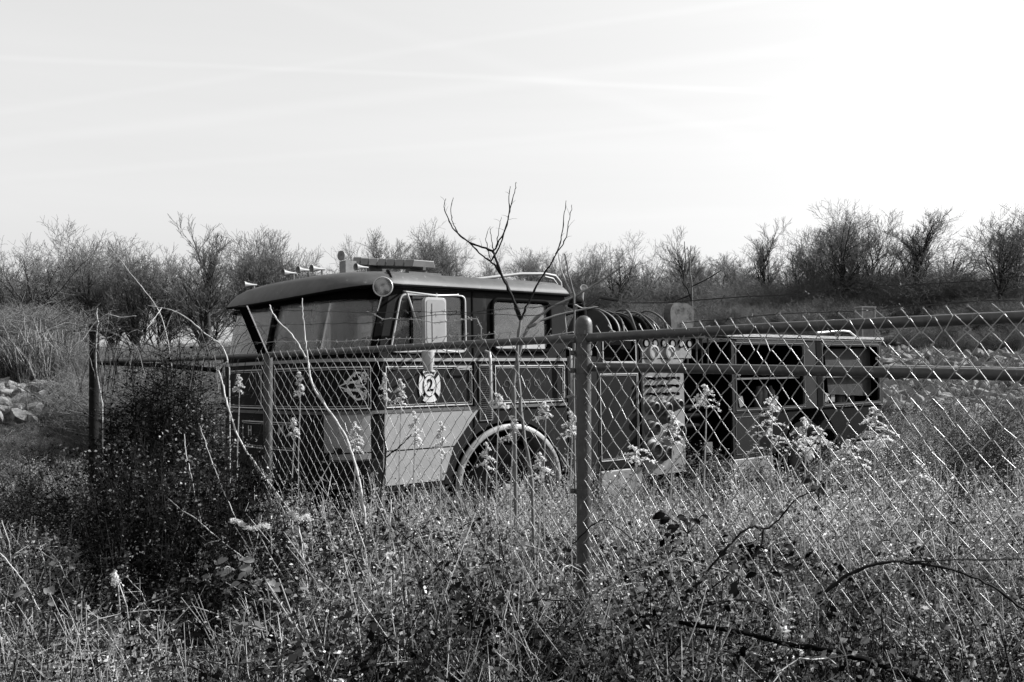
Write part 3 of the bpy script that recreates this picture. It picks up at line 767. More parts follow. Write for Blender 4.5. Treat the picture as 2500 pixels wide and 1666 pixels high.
for (i, dz, rr) in ((0, .52, .085), (1, .54, .10), (2, .5, .08), (0, .75, .1), (2, .80, .13), (1, .66, .06), (0, .98, .12), (1, 1.02, .1)):
    x = a + .1 + i * .2; z = zst - dz
    if x + rr > b + .03: x = b - rr
    m = MB(); m.lathe((x, -.01, z), (0, -1, 0), [(0, rr), (.03, rr * .95), (.05, rr * .72), (.10, rr * .7), (.11, rr * .5), (.07, rr * .45), (.06, 0)], 22)
    m.tube([(x - rr * .9, -.08, z), (x + rr * .9, -.08, z)], .012, 6); m.build('hose_outlet', M['midgrey'], pp, smooth=40)
for k in range(9):
    x = a + random.uniform(.05, .5); z = zst - random.uniform(.1, .9); m = MB(); m.bx((x - .03, -.0102, z - .012), (x + .03, -.0115, z + .012)); m.build('label_plate', M['trim'], pp)
# bright bar over the pump
q0, q1 = sp(1568, 826), sp(1712, 826)
grab([(q0[0], -.03, ZTOP - .035), (q1[0], -.03, ZTOP - .035)], .032, 'trim', 'handrail')
# dark recess between the pump panel and the lockers
a, b = t(1668), t(1788)
mb = MB(); mb.bx((a, .45, ZL), (b, .5, ZTOP)); mb.build('recess_back', M['black'], truck)
mb = MB()
for px in (1700, 1722, 1735, 1750): mb.tube([(t(px), .12, zst - .1), (t(px) + .01, .12, ZTOP - .02)], .012, 6)
mb.build('ladder_rail', M['midgrey'], truck)
mb = MB(); mb.bx((a, -.0, ZTOP - .03), (b, .45, ZTOP)); mb.build('top_plate', M['midgrey'], truck)
m = MB(); x = t(1728, 1080); m.bx((x - .05, -.02, sp(1728, 1105)[1]), (x + .06, .01, sp(1728, 1080)[1])); m.build('hanging_tag', M['midgrey'], truck)
m = MB()
for z in (G - .58, G - .68, G - .8): m.tube([(a + .1, .2, z), (b - .2, .2, z + .01)], .03, 8)
m.build('pipework', M['dark'], truck)
# locker body with two open lockers
a, b = t(1788), TE
l1 = [(t(1800), ZC + .05), (t(1962), ZC + .05), (t(1962), ZTOP - .13), (t(1800), ZTOP - .13)]
l2 = [(t(2012), ZC + .05), (t(2146), ZC + .05), (t(2146), ZTOP - .13), (t(2012), ZTOP - .13)]
mb = MB(); side_plate(mb, [(a, ZC), (b, ZC), (b, ZTOP - .035), (a, ZTOP - .035)], [rpoly(l1, .05), rpoly(l2, .05)], -.03, .03)
mb.bx((TE - .03, .0301, ZC), (TE, WID - .05, ZTOP - .035)); mb.build('locker_body', mat('locker_paint', .012, .7, .45, 6, spec=.1, bump=.05), truck)
for l in (l1, l2):
    mb = MB(); x0, x1, z0, z1 = l[0][0] - .02, l[1][0] + .02, l[0][1] - .02, l[2][1] + .02
    mb.bx((x0, .55, z0), (x1, .57, z1)); mb.bx((x0, .03, z0 - .02), (x1, .55, z0)); mb.bx((x0, .03, z1), (x1, .55, z1 + .02)); mb.bx((x0 - .02, .03, z0), (x0, .55, z1)); mb.bx((x1, .03, z0), (x1 + .02, .55, z1))
    lk = mb.build('locker', M['black'], truck)
    mb = MB(); zm = z0 + .45 * (z1 - z0); mb.bx((x0 + .02, .05, zm), (x1 - .02, .5, zm + .02))
    for k in range(5):
        xx = x0 + .1 + (x1 - x0 - .2) * random.random(); r_ = .04 + .03 * random.random(); mb.lathe((xx, .25 + .1 * random.random(), z0 + .002), (0, 0, 1), [(0, r_), (.2, r_), (.24, r_ * .5), (.27, r_ * .4)], 12)
    mb.build('shelf', M['midgrey'], lk, smooth=40)
    for k in range(4):
        mb = MB()
        xx = x0 + .1 + (x1 - x0 - .25) * random.random(); zz = z0 + .02 + (.0 if k % 2 else .42 * (z1 - z0) + .05); mb.box((xx, .12 + .1 * random.random(), zz + .07), (.045, .03, .06), Euler((0, R(random.uniform(-20, 20)), 0)).to_matrix()); mb.build('loose_box', M['panelgrey'], lk)
    frame_side(l[0][0] - .03, l[1][0] + .03, l[0][1] - .03, l[2][1] + .03, .012, 'locker_trim', M['midgrey'], .002, False)
    m = MB()
    for dz in (.04, .055): m.bx((l[0][0], -.001, l[2][1] + dz), (l[1][0], -.008, l[2][1] + dz + .006))
    m.build('roller_trim', M['midgrey'], truck)
mb = MB(); side_plate(mb, rpoly([(l2[0][0] + .28, l2[0][1] + .12), (l2[1][0] - .02, l2[0][1] + .06), (l2[1][0] - .02, l2[2][1] - .02), (l2[0][0] + .20, l2[2][1] - .04)], .04), (), -.12, .012); mb.build('dented_door_sheet', mat('dented_sheet', .03, .6, .5, 9, bump=.4, spec=.1), truck)
mb = MB(); mb.bx((t(1995), -.001, ZC + .02), (t(2006), -.006, ZTOP - .08)); mb.build('body_gap', M['black'], truck)
# treadplate top edge
mb = MB(); mb.bx((t(1772), -.03, ZTOP - .035), (TE + .02, .35, ZTOP + .0)); tpz = mb.build('tread_plate', mat('tread_plate', .4, .4, .4, 60, metal=.3, bump=.4), truck)
mb = MB(); mb.bx((a, -.006, ZTOP - .06), (b, -.0, ZTOP - .048)); mb.build('top_moulding', M['trim'], truck)
# hose bed wall on the far side
mb = MB(); mb.bx((t(1790), WID - .06, ZTOP - .2), (TE, WID, ZTOP + .06)); mb.build('hose_bed_side', M['paint'], truck)
# lower panels behind pump
pz0, pz1 = sp(1830, 1150)[1], sp(1830, 1118)[1]
mb = MB(); side_plate(mb, [(t(1785), pz1 + .01), (t(1850), pz1 + .01), (t(1850), ZC - .01), (t(1785), ZC - .01)], (), -.02, .03); mb.build('lower_panel', M['paint'], truck)
frame_side(t(1792), t(1846), pz1 + .05, ZC - .05, .008, 'pinstripe', M['midgrey'], .012, False)
mb = MB(); mb.bx((t(1785), -.02, pz0 - .1), (t(1880), .1, pz1)); mb.build('running_board', M['panelgrey'], truck, bevel=.01)
mb = MB(); mb.bx((t(1462), -.01, pz0 - .16), (t(1562), .1, ZL + .10)); mb.build('running_board', M['panelgrey'], truck, bevel=.01)
# rear wheel and arch
rc = t(1985, 1080)
m = MB(); pts = [(rc + .62 * math.cos(R(q)), .5 + .62 * math.sin(R(q))) for q in range(0, 181, 9)]
outer = [(t(1850) + .01, ZL + .05), (t(1850) + .01, ZC - .01), (TE, ZC - .01), (TE, ZL + .1)] + [(x, z) for x, z in pts if z > ZL + .05]
m.plate(outer, [], lambda a, c, d: (a, .02 + d, c), .03); m.build('rear_wing', M['dark'], truck)
wheel(rc, .2); wheel(rc, WID - .2)
mb = MB(); mb.bx((t(2085), -.01, ZL - .02), (TE + .15, .5, ZL + .12)); mb.build('tail_step', M['panelgrey'], truck, bevel=.01)
mb = MB(); mb.bx((t(2085) + .02, -.012, ZL + .16), (TE + .02, .02, ZL + .2)); mb.build('step_trim', M['midgrey'], truck)
grab([(t(2040), .25, ZTOP + .06), (t(2100), .25, ZTOP + .10), (t(2118), .25, ZTOP + .09), (t(2135), .25, ZTOP + .01)], .014)
# hose reel with hoops on top of the pump
t0 = 3.15; yc = .62; zc = G + .21; RR = .36
mb = MB(); mb.lathe((t0, yc, zc), (1, 0, 0), [(0, .05), (0, RR - .01), (.01, RR), (.025, RR)], 36); hr = mb.build('hose_reel', mat('reel_disc', .03, .6, .4, 8), truck, smooth=40)
for k in range(7):
    m = MB(); tt = t0 + .03 + k * .16; tl_ = random.uniform(-.09, .09); pts = [(tt + .04 * math.sin(q * 3 + k) + tl_ * math.cos(q), yc + (RR + .005) * math.cos(q), zc + (RR - random.uniform(0, .0) - .02 * (k % 3)) * math.sin(q)) for q in np.linspace(0, math.pi, 22)]
    m.tube(pts, .011 if k else .014, 6); m.build('reel_hoop', M['midgrey'], hr, smooth=60)
mb = MB(); mb.lathe((t0 + .03, yc, zc), (1, 0, 0), [(0, .12), (.95, .12)], 14)
for k in range(7):
    mb.tube([(t0 + .1 + .12 * k + .01 * math.sin(q), yc + (.24 + .02 * (k % 2)) * math.cos(q), zc + (.24 + .02 * (k % 2)) * math.sin(q)) for q in np.linspace(0, 2 * math.pi, 24)[:-1]], .045, 7, closed=True)
mb.build('coiled_hose', M['dark'], hr, smooth=60)
# small fittings behind the cab: spotlight ring, pipes
p = sp(1425, 705, .4); mb = MB(); mb.lathe((p[0], .4, p[1]), (-.5, -.7, .4), [(-.05, .015), (0, .035), (.02, .042), (.02, .034), (.0, .02)], 16); mb.tube([(p[0], .4, p[1]), (p[0] - .05, .4, p[1] - .3), (p[0] - .02, .4, 1.9)], .012, 6); mb.build('deck_lamp', M['trim'], truck, smooth=40)
for pix in ([(1395, 750), (1400, 735), (1415, 735), (1422, 760), (1422, 830)],):
    grab([(sp(x, y, .2)[0], .2, sp(x, y, .2)[1]) for x, y in pix], .045, 'dark', 'intake_pipe')
m = MB(); m.tube([(TR + .05, .5, 2.1), (TR + .3, .45, 2.2), (TR + .6, .4, 2.28), (TR + 1.0, .5, 2.45), (TR + 1.5, .7, 2.45)], .018, 6); m.build('loose_cable', M['black'], truck, smooth=60)
# pale cover standing on the hose bed
CVM = mat('cover_cloth', .12, .9, .5, 6, spec=.05); wear(CVM, .02, 5, .5, (1, 1, 1), .12)
p0 = sp(1640, 775, 1.6); p1 = sp(1690, 742, 1.6)
mb = MB(); mb.plate(rpoly([(p0[0], p0[1] - .3), (p1[0], p0[1] - .3), (p1[0] + .04, p1[1] - .06), (p1[0] - .1, p1[1]), (p0[0] + .05, p1[1] + .0), (p0[0] - .03, p1[1] - .1)], .05), [], lambda a, b, d: (a, 1.6 + d, b), .12)
cv = mb.build('pale_cover', CVM, truck, smooth=40, bevel=.02)

# ------------------------------------------------------------------ fence
def fence_depth(px):
    return 4.6 * 2195 / (px + 770) if px < 1425 else 4.6 * 2825 / (px + 1400)
def gz(p): return float(terr(p.x, p.y))
PA = at(1425, 824, 4.6); PM = at(655, 862, fence_depth(655)); PB = at(230, 882, fence_depth(230)); PR = at(2900, 752, fence_depth(2900))
def post(mb, p, top, r, dome=True):
    g = gz(p) - .1
    prof = [(0, r), (top - g - .03, r)]
    if dome: prof += [(top - g - .05, r), (top - g - .05, r * 1.18), (top - g - .005, r * 1.18), (top - g + .015, r * 1.1), (top - g + .03, r * .85), (top - g + .04, r * .45), (top - g + .043, 0)]
    mb.lathe((p.x, p.y, g), (0, 0, 1), prof, 20)
lf = empty('chain_link_fence', (PA.x, PA.y, gz(PA))); tag(lf, 'old chain-link fence run left of the domed post, mesh torn away at its far end', 'fence')
rf = empty('chain_link_fence', (PR.x, PR.y, gz(PR))); tag(rf, 'taut chain-link fence run with two rails, right of the domed post', 'fence')
def fpart(mb, name, m, root, smooth=40, parent=None):
    o = mb.build(name, m, None, smooth=smooth)
    o.data.transform(Matrix.Translation(-root.location)); o.parent = parent or root; return o
mb = MB(); post(mb, PA, at(1425, 792, 4.6).z, .036); pa = fpart(mb, 'terminal_post', M['galv'], lf)
for zz in (832, 862, 905, 1200, 1390):
    m = MB(); q = at(1425, zz, 4.6); m.lathe((q.x, q.y, q.z - .012), (0, 0, 1), [(0, .036), (0, .041), (.024, .041), (.024, .036)], 18); m.box((q.x - .045, q.y + .01, q.z), (.02, .004, .012)); m.lathe((q.x - .055, q.y, q.z), (0, 1, 0), [(-.012, .008), (.02, .008)], 6)
    fpart(m, 'tension_band', M['galv'], lf, parent=pa)
mb = MB(); post(mb, PM, PM.z + .02, .034, False); fpart(mb, 'line_post', M['galv'], lf)
mb = MB(); post(mb, PB, at(238, 800, PB.y).z, .05, True); fpart(mb, 'line_post', M['canedark'], lf)
# barb arm leaning out from the middle post
a_ = at(640, 862, PM.y); b_ = at(592, 748, PM.y - .35)
mb = MB(); d = b_ - a_; u = Vector((1, .4, 0)).normalized(); v_ = d.cross(u).normalized()
for (w0_, w1_, mm, nm) in ((.034, .028, M['black'], 'barb_arm'),):
    mb.add([a_ - u * w0_ - v_ * .01, a_ + u * w0_ - v_ * .01, a_ + u * w0_ + v_ * .01, a_ - u * w0_ + v_ * .01, b_ - u * w1_ - v_ * .01, b_ + u * w1_ - v_ * .01, b_ + u * w1_ + v_ * .01, b_ - u * w1_ + v_ * .01],
           [(0, 1, 2, 3), (4, 7, 6, 5), (0, 4, 5, 1), (1, 5, 6, 2), (2, 6, 7, 3), (3, 7, 4, 0)]); arm = fpart(mb, nm, mm, lf, smooth=None)
mb = MB(); mb.tube([a_ + u * .036, b_ + u * .03], .008, 6); fpart(mb, 'arm_highlight', M['trim'], lf, parent=arm)  # highlight along the arm edge put in as a bright strip
def rail(pts, r, name, root, m='galv'):
    mb = MB(); mb.tube(pts, r, 14); return fpart(mb, name, M[m], root, 60)
rail([at(1412, 826, 4.63), at(1050, 846, fence_depth(1050)), at(655, 867, PM.y), at(420, 878, fence_depth(420)), at(228, 882, PB.y)], .021, 'top_rail', lf)
q = rail([at(1436, 825, 4.57), at(1900, 800, fence_depth(1900)), at(2500, 774, fence_depth(2500)), at(2900, 754, fence_depth(2900))], .022, 'top_rail', rf)
rail([at(1436, 896, 4.6), at(1900, 904, fence_depth(1900) + .03), at(2500, 916, fence_depth(2500) + .03), at(2900, 924, fence_depth(2900) + .03)], .022, 'middle_rail', rf)
rail([at(244, 887, PB.y - .1), at(400, 893, fence_depth(400)), at(538, 905, fence_depth(538) + .2)], .02, 'broken_rail', lf, 'black')
rail([at(2160, 893, 6.0), at(2900, 906, 6.0)], .004, 'tension_wire', rf, 'wire')
mb = MB()
for r0 in (1495, 1730, 2035): 
    q = at(r0, 824 - (r0 - 1440) * .045, fence_depth(r0)); mb.tube([(q.x + .024 * math.cos(k), q.y + .024 * math.sin(k) * .2, q.z + .026 * math.sin(k)) for k in np.linspace(0, 6.28, 14)[:-1]], .003, 5, closed=True)
fpart(mb, 'tie_wire', M['wire'], rf)
# mesh: two families of wires woven in the plane of the run
def weave(A, B, ztopA, ztopB, sw, sh, r, start=0.0, off=None):
    """A,B bottom plan positions; builds the lattice from ground to just above the rail"""
    d = Vector((B.x - A.x, B.y - A.y, 0)); Ln = d.length; d.normalize(); nrm = Vector((d.y, -d.x, 0))
    P0, P1 = [], []
    ns = int(Ln / sw); hs = sh / 2; ws = sw / 2
    for i in range(ns):
        k = start + i * sw
        if k > Ln: break
        zt = ztopA + (ztopB - ztopA) * k / Ln + .06
        rows = int((zt - (-.05)) / hs)
        zlo = zt - rows * hs
        sag = lambda kk, z: .02 * math.sin(kk * 2.1 + z * 2.4) + .025 * math.sin(kk * .9 + z)
        prev = None
        for j in range(rows + 1):
            kk = k + (ws if j % 2 else 0) + random.gauss(0, .004); z = zt - j * hs + random.gauss(0, .003)
            sg = 1 if j % 2 else -1
            p = Vector((A.x, A.y, 0)) + d * kk + nrm * (sag(kk, z) + sg * .002) + Vector((0, 0, z))
            if j == 0: p = p + d * random.uniform(-.004, .012); p.z -= .012
            if prev is not None: P0.append(tuple(prev)); P1.append(tuple(p))
            prev = p
        # the twin picket that leans the other way
    return P0, P1
def mesh_run(A, B, zA, zB, sw, sh, r, root, cut=None, name='chain_link_mesh'):
    P0, P1 = weave(A, B, zA, zB, sw, sh, r)
    Q0, Q1 = weave(A, B, zA, zB, sw, sh, r, start=0)
    # second picket: mirrored zigzag gives the closed diamonds
    d = Vector((B.x - A.x, B.y - A.y, 0)).normalized()
    Q0m, Q1m = [], []
    for a, b in zip(Q0, Q1):
        pass
    P0 = np.array(P0); P1 = np.array(P1)
    # mirror each picket about its own node line: shift by half pitch and swap phase
    dv = np.array([d.x, d.y, 0])
    k0 = (P0 - np.array([A.x, A.y, 0])) @ dv; k1 = (P1 - np.array([A.x, A.y, 0])) @ dv
    base = np.floor(np.minimum(k0, k1) / (sw) + .2) * sw
    M0 = P0 + dv * (2 * (base - k0))[:, None]; M1 = P1 + dv * (2 * (base - k1))[:, None]
    kp = P0[:, 2] < (zA + (zB - zA) * k0 / (B - A).length) + .04
    A0 = np.concatenate([P0, M0[kp]]); A1 = np.concatenate([P1, M1[kp]])
    if cut is not None:
        kk = (A0 - np.array([A.x, A.y, 0])) @ dv; keep = cut(kk, A0[:, 2]); A0, A1 = A0[keep], A1[keep]
    V, F = seg_tubes(A0, A1, np.full(len(A0), r), np.full(len(A0), r), 5)
    K = A0[::2]; V2, F2 = seg_tubes(K - [0, 0, r * 2.2], K + [0, 0, r * 2.2], np.full(len(K), r * 1.5), np.full(len(K), r * 1.5), 5)
    V, F, _ = merge([(V, F, 0), (V2, F2, 0)])
    me = quads_mesh(name, V, F, M['wire']); me.transform(Matrix.Translation(-root.location))
    o = bpy.data.objects.new(name, me); COL.objects.link(o); o.parent = root
    return o
fo = Vector((-.02, -.035, 0))
mesh_run(PA + fo + Vector((.0, .0, 0)), PB + fo, PA.z - .0, PB.z + .0, .098, .100, .0017, lf, cut=lambda k, z: (k < 3.35 + .15 * np.sin(z * 9)))
mesh_run(PA + Vector((.05, -.06, 0)), PR + Vector((0, -.035, 0)), PA.z, PR.z, .080, .100, .0021, rf)
# barbed wire strands
def barbed(pts, root, r=.0022, step=.12, m='rustwire'):
    mb = MB(); P = [Vector(p) for p in pts]; fine = []
    for a, b in zip(P, P[1:]):
        n = max(2, int((b - a).length / .12))
        for i in range(n): fine.append(a.lerp(b, i / n) + Vector((0, 0, random.uniform(-.006, .006))))
    fine.append(P[-1]); mb.tube(fine, r, 4)
    for i in range(1, len(fine) - 1):
        p = fine[i]
        for k in range(2):
            d = Vector((random.uniform(-1, 1), random.uniform(-1, 1), random.uniform(-1, 1))).normalized() * .016; mb.tube([p - d, p + d], .0014, 3)
    return fpart(mb, 'barbed_wire', M[m], root, None)
D = fence_depth
barbed([at(240, 770, PB.y), at(420, 762, D(420)), at(590, 757, PM.y - .3), at(760, 760, D(760)), at(910, 763, D(910)), at(1150, 762, D(1150)), at(1300, 752, D(1300)), at(1420, 742, 4.6)], lf)
barbed([at(240, 810, PB.y), at(420, 800, D(420)), at(610, 796, PM.y - .2), at(790, 791, D(790)), at(930, 787, D(930)), at(1100, 766, D(1100)), at(1320, 770, D(1320))], lf)
barbed([at(240, 850, PB.y), at(420, 840, D(420)), at(625, 836, PM.y - .1), at(800, 833, D(800)), at(1000, 828, D(1000)), at(1250, 812, D(1250))], lf, m='wire')
barbed([at(895, 762, D(895)), at(935, 778, D(895)), at(1000, 780, D(1000)), at(1060, 787, D(1060)), at(1090, 788, D(1090)), at(1130, 781, D(1130)), at(1165, 778, D(1165)), at(1175, 800, D(1175)), at(1175, 828, D(1175)), at(1190, 838, D(1190)), at(1290, 828, D(1290)), at(1400, 811, D(1400))], lf, .0035, m='wire')
barbed([at(1540, 742, 4.4), at(1700, 735, D(1700)), at(1900, 720, D(1900)), at(2200, 694, D(2200)), at(2500, 677, D(2500)), at(2900, 655, D(2900))], rf)
barbed([at(1660, 788, 4.3), at(1900, 770, D(1900)), at(2200, 750, D(2200)), at(2500, 732, D(2500)), at(2900, 712, D(2900))], rf, .0018)

# ------------------------------------------------------------------ saplings, canes and seed heads
def cane_thing(name, label, cat, branches, m='cane', base=None, knots=True, group=None):
    """branches: list of (pixel polyline, depth0, depth1, r0, r1)"""
    first = at(*branches[0][0][0], branches[0][1]); root = empty(name, (first.x, first.y, gz(first)))
    tag(root, label, cat, group)
    for bi, (pix, d0, d1, r0, r1) in enumerate(branches):
        k = len(pix); P = [at(x, y, d0 + (d1 - d0) * i / (k - 1)) for i, (x, y) in enumerate(pix)]
        fine = []
        for i in range(k - 1):
            p0, p1, p2, p3 = P[max(i - 1, 0)], P[i], P[i + 1], P[min(i + 2, k - 1)]
            for s in range(5):
                u_ = s / 5; q = .5 * ((2 * p1) + (p2 - p0) * u_ + (2 * p0 - 5 * p1 + 4 * p2 - p3) * u_ ** 2 + (3 * p1 - p0 - 3 * p2 + p3) * u_ ** 3)
                fine.append(q + Vector((random.gauss(0, .0018), 0, random.gauss(0, .0018))))
        fine.append(P[-1]); n = len(fine)
        rs = [r0 + (r1 - r0) * i / (n - 1) for i in range(n)]
        if knots:
            rs = [r * (1.35 if i % 5 == 2 else 1) for i, r in enumerate(rs)]
        mb = MB()
        if knots:
            for i in range(4, len(fine) - 1, 4):
                if random.random() < .55:
                    tw = Vector((random.gauss(0, 1), random.gauss(0, .6), random.uniform(.1, 1))).normalized() * random.uniform(.02, .07); mb.tube([fine[i], fine[i] + tw * .5 + Vector((0, 0, .004)), fine[i] + tw], [max(rs[i] * .35, .0008), .0009, .0005], 4)
        if bi == 0 and P[0].z > gz(P[0]) + .02 and name not in ('bramble', 'shadow_branch'):      # root it in the ground
            fine = [Vector((P[0].x + .02, P[0].y, gz(P[0]) - .03))] + fine; rs = [rs[0]] + rs
        mb.tube(fine, rs, 6)
        fpart(mb, 'stem' if bi == 0 else 'branch', M['barkpale'] if (bi == 0 and name == 'sapling') else M[m], root, 60)  # sunlight on the forked sapling's lower trunk put into its pale stem colour
    return root
cane_thing('sapling', 'forked bare sapling rising in front of the cab, its twigs up against the white sky', 'sapling', [
    ([(1300, 1180), (1278, 1050), (1266, 930), (1264, 840), (1272, 782)], 5.2, 5.25, .010, .008),
    ([(1272, 782), (1250, 725), (1228, 680), (1205, 620), (1206, 612)], 5.25, 5.3, .009, .006),
    ([(1270, 782), (1245, 710), (1220, 665), (1198, 638)], 5.25, 5.35, .007, .005),
    ([(1206, 614), (1170, 602), (1135, 586), (1105, 555), (1088, 520), (1084, 505), (1088, 485)], 5.3, 5.4, .006, .0015),
    ([(1198, 638), (1175, 622), (1145, 592), (1120, 570), (1106, 545), (1101, 510), (1107, 483)], 5.35, 5.5, .005, .0015),
    ([(1198, 640), (1222, 594), (1238, 545), (1246, 510), (1256, 470), (1260, 445)], 5.35, 5.3, .005, .0015),
    ([(1206, 612), (1230, 568), (1243, 520), (1243, 480), (1246, 455)], 5.3, 5.3, .005, .0014),
    ([(1198, 638), (1190, 605), (1186, 580), (1193, 558)], 5.35, 5.3, .003, .001),
    ([(1206, 614), (1199, 580), (1197, 553)], 5.3, 5.3, .003, .001), ([(1214, 596), (1218, 560), (1224, 530)], 5.3, 5.3, .0025, .001),
    ([(1274, 775), (1295, 730), (1320, 680), (1345, 645), (1362, 610), (1372, 570), (1378, 520), (1382, 490)], 5.25, 5.3, .006, .0015),
    ([(1355, 622), (1372, 600), (1384, 570), (1390, 535), (1396, 500)], 5.28, 5.3, .004, .0014)], 'canedark')
cane_thing('arching_cane', 'long pale cane bowing down across the letters on the cab front', 'stem', [([(712, 1255), (640, 1155), (588, 1080), (562, 1010), (548, 960), (540, 925), (533, 904)], 5.6, 6.6, .006, .005), ([(533, 904), (542, 893), (556, 884)], 6.6, 6.6, .006, .005)])
cane_thing('arching_cane', 'forked pale cane crossing the scroll ornament and rising over the windscreen', 'stem', [([(892, 1270), (878, 1180), (860, 1110), (838, 1055), (790, 985), (765, 945), (755, 905), (752, 885)], 5.2, 6.0, .008, .006), ([(752, 885), (738, 858), (712, 818), (680, 785), (664, 762), (658, 745)], 6.0, 6.1, .007, .004), ([(752, 885), (748, 850), (743, 800), (739, 760), (738, 728)], 6.0, 6.0, .006, .003)])
cane_thing('arching_cane', 'thin dark twig forking in front of the pale door panel', 'stem', [([(915, 1290), (930, 1200), (941, 1120), (935, 1060), (925, 1010)], 5.2, 5.5, .006, .004), ([(941, 1118), (965, 1100), (988, 1080), (1005, 1060)], 5.4, 5.3, .004, .002)], 'canedark')
cane_thing('arching_cane', 'bright bare cane crossing at upper left above the top rail', 'stem', [([(250, 985), (235, 900), (236, 830), (240, 790), (262, 768), (290, 775), (332, 772)], 7.6, 7.4, .005, .003), ([(262, 768), (235, 785), (208, 822), (195, 835)], 7.5, 7.4, .005, .002), ([(240, 792), (237, 770), (238, 752)], 7.6, 7.6, .005, .003)])
cane_thing('arching_cane', 'long arching bramble cane left of the windscreen', 'stem', [([(560, 900), (545, 850), (500, 815), (460, 780), (425, 760), (395, 752), (362, 747)], 7.4, 7.8, .006, .003), ([(500, 815), (520, 830), (545, 842)], 7.6, 7.4, .004, .002), ([(395, 752), (375, 780), (358, 805)], 7.8, 7.6, .004, .002)])
cane_thing('arching_cane', 'long slanting bare switch leaning over the left thicket', 'stem', [([(420, 900), (400, 790), (365, 725), (320, 670), (290, 630), (262, 598)], 8, 8.4, .004, .0015)])
cane_thing('sapling', 'thin knotty sapling standing behind the pump panel against the hill', 'sapling', [([(1690, 900), (1690, 800), (1689, 700), (1684, 660), (1687, 600)], 14.5, 14.5, .015, .006), ([(1688, 735), (1678, 705), (1668, 690), (1673, 640), (1671, 590)], 14.5, 14.4, .011, .005), ([(1688, 700), (1730, 680), (1760, 660)], 14.5, 14.5, .01, .005), ([(1688, 720), (1650, 735), (1620, 755)], 14.5, 14.5, .012, .006)], 'bark')
cane_thing('sapling', 'pale crooked sapling beside the hoop rails', 'sapling', [([(1400, 900), (1402, 745), (1396, 700), (1386, 660), (1378, 620)], 6.4, 6.4, .008, .004), ([(1396, 715), (1382, 690), (1368, 650), (1362, 610)], 6.4, 6.4, .006, .003), ([(1402, 745), (1420, 752), (1435, 752)], 6.4, 6.4, .006, .003)])
cane_thing('arching_cane', 'grey bough reaching right from beside the rear cab window', 'stem', [([(1255, 1000), (1258, 900), (1290, 800), (1340, 755), (1400, 725), (1460, 690), (1520, 650)], 6.3, 6.6, .014, .006), ([(1290, 800), (1330, 780), (1400, 760), (1460, 750)], 6.3, 6.5, .01, .005)], 'barkpale')
cane_thing('bramble', 'dark bramble stem arching across the lower right weeds', 'bramble', [([(1650, 1490), (1700, 1430), (1752, 1365), (1800, 1310), (1835, 1288), (1870, 1290), (1900, 1270), (1950, 1215), (2010, 1188)], 3.7, 3.9, .005, .003), ([(1862, 1290), (1855, 1340), (1810, 1385), (1800, 1440)], 3.8, 3.7, .004, .003), ([(1400, 1330), (1450, 1280), (1490, 1275), (1560, 1330)], 3.9, 3.9, .003, .002)], 'canedark')
cane_thing('bramble', 'thick dark cane curving low at the far right edge', 'bramble', [([(2015, 1445), (2070, 1405), (2130, 1380), (2190, 1372), (2260, 1378), (2340, 1396), (2420, 1430), (2500, 1490), (2560, 1540)], 3.3, 3.3, .006, .004), ([(2190, 1372), (2330, 1368), (2500, 1365)], 3.3, 3.3, .003, .002)], 'canedark')
cane_thing('bramble', 'low bowed cane lying beneath the bramble at lower right', 'bramble', [([(1690, 1482), (1740, 1476), (1790, 1466), (1840, 1470), (1890, 1490)], 3.5, 3.5, .005, .003)], 'canedark')
cane_thing('shadow_branch', 'fallen branch with log shadow in its black colour, along the bottom right corner', 'branch', [([(1660, 1522), (1740, 1532), (1830, 1550), (1930, 1575), (2040, 1592), (2150, 1625), (2260, 1670), (2330, 1710)], 3.4, 3.1, .008, .010)], 'black')  # log shadow put into the black colour of this branch shape
cane_thing('dead_stalk', 'crossing pale dead stalk left of the torn fence mesh', 'stem', [([(520, 1480), (495, 1300), (470, 1180), (455, 1110), (450, 1060)], 5, 5.2, .003, .002), ([(470, 1180), (440, 1270), (415, 1340)], 5.1, 5, .0025, .002)])
cane_thing('dead_stalk', 'long slanting stalk across the dark foreground at left', 'stem', [([(610, 1375), (540, 1320), (480, 1270), (430, 1235), (412, 1218)], 4.6, 4.8, .003, .0015), ([(540, 1320), (500, 1330), (480, 1360)], 4.7, 4.7, .003, .002)])
cane_thing('dead_stalk', 'tall leaning stalk in front of the fire engine bumper', 'stem', [([(640, 1500), (600, 1330), (560, 1230), (530, 1160), (505, 1090), (488, 1040)], 4.8, 5.4, .003, .002)])
cane_thing('dead_stalk', 'upright stalk topped by the curl of fluff', 'stem', [([(760, 1490), (745, 1400), (735, 1320), (728, 1285)], 4.4, 4.5, .005, .004)])
cane_thing('dead_stalk', 'slender stalk in the middle foreground weeds', 'stem', [([(985, 1640), (975, 1520), (960, 1400), (950, 1300), (955, 1220)], 4.1, 4.4, .0045, .003)])
cane_thing('dead_stalk', 'bent stalk at bottom centre', 'stem', [([(1075, 1640), (1050, 1590), (1010, 1545), (980, 1520)], 3.9, 4.0, .005, .004)])
cane_thing('dead_stalk', 'stalk leaning right at the lower left corner', 'stem', [([(110, 1520), (70, 1440), (30, 1385), (-10, 1340)], 4.2, 4.2, .003, .002)])
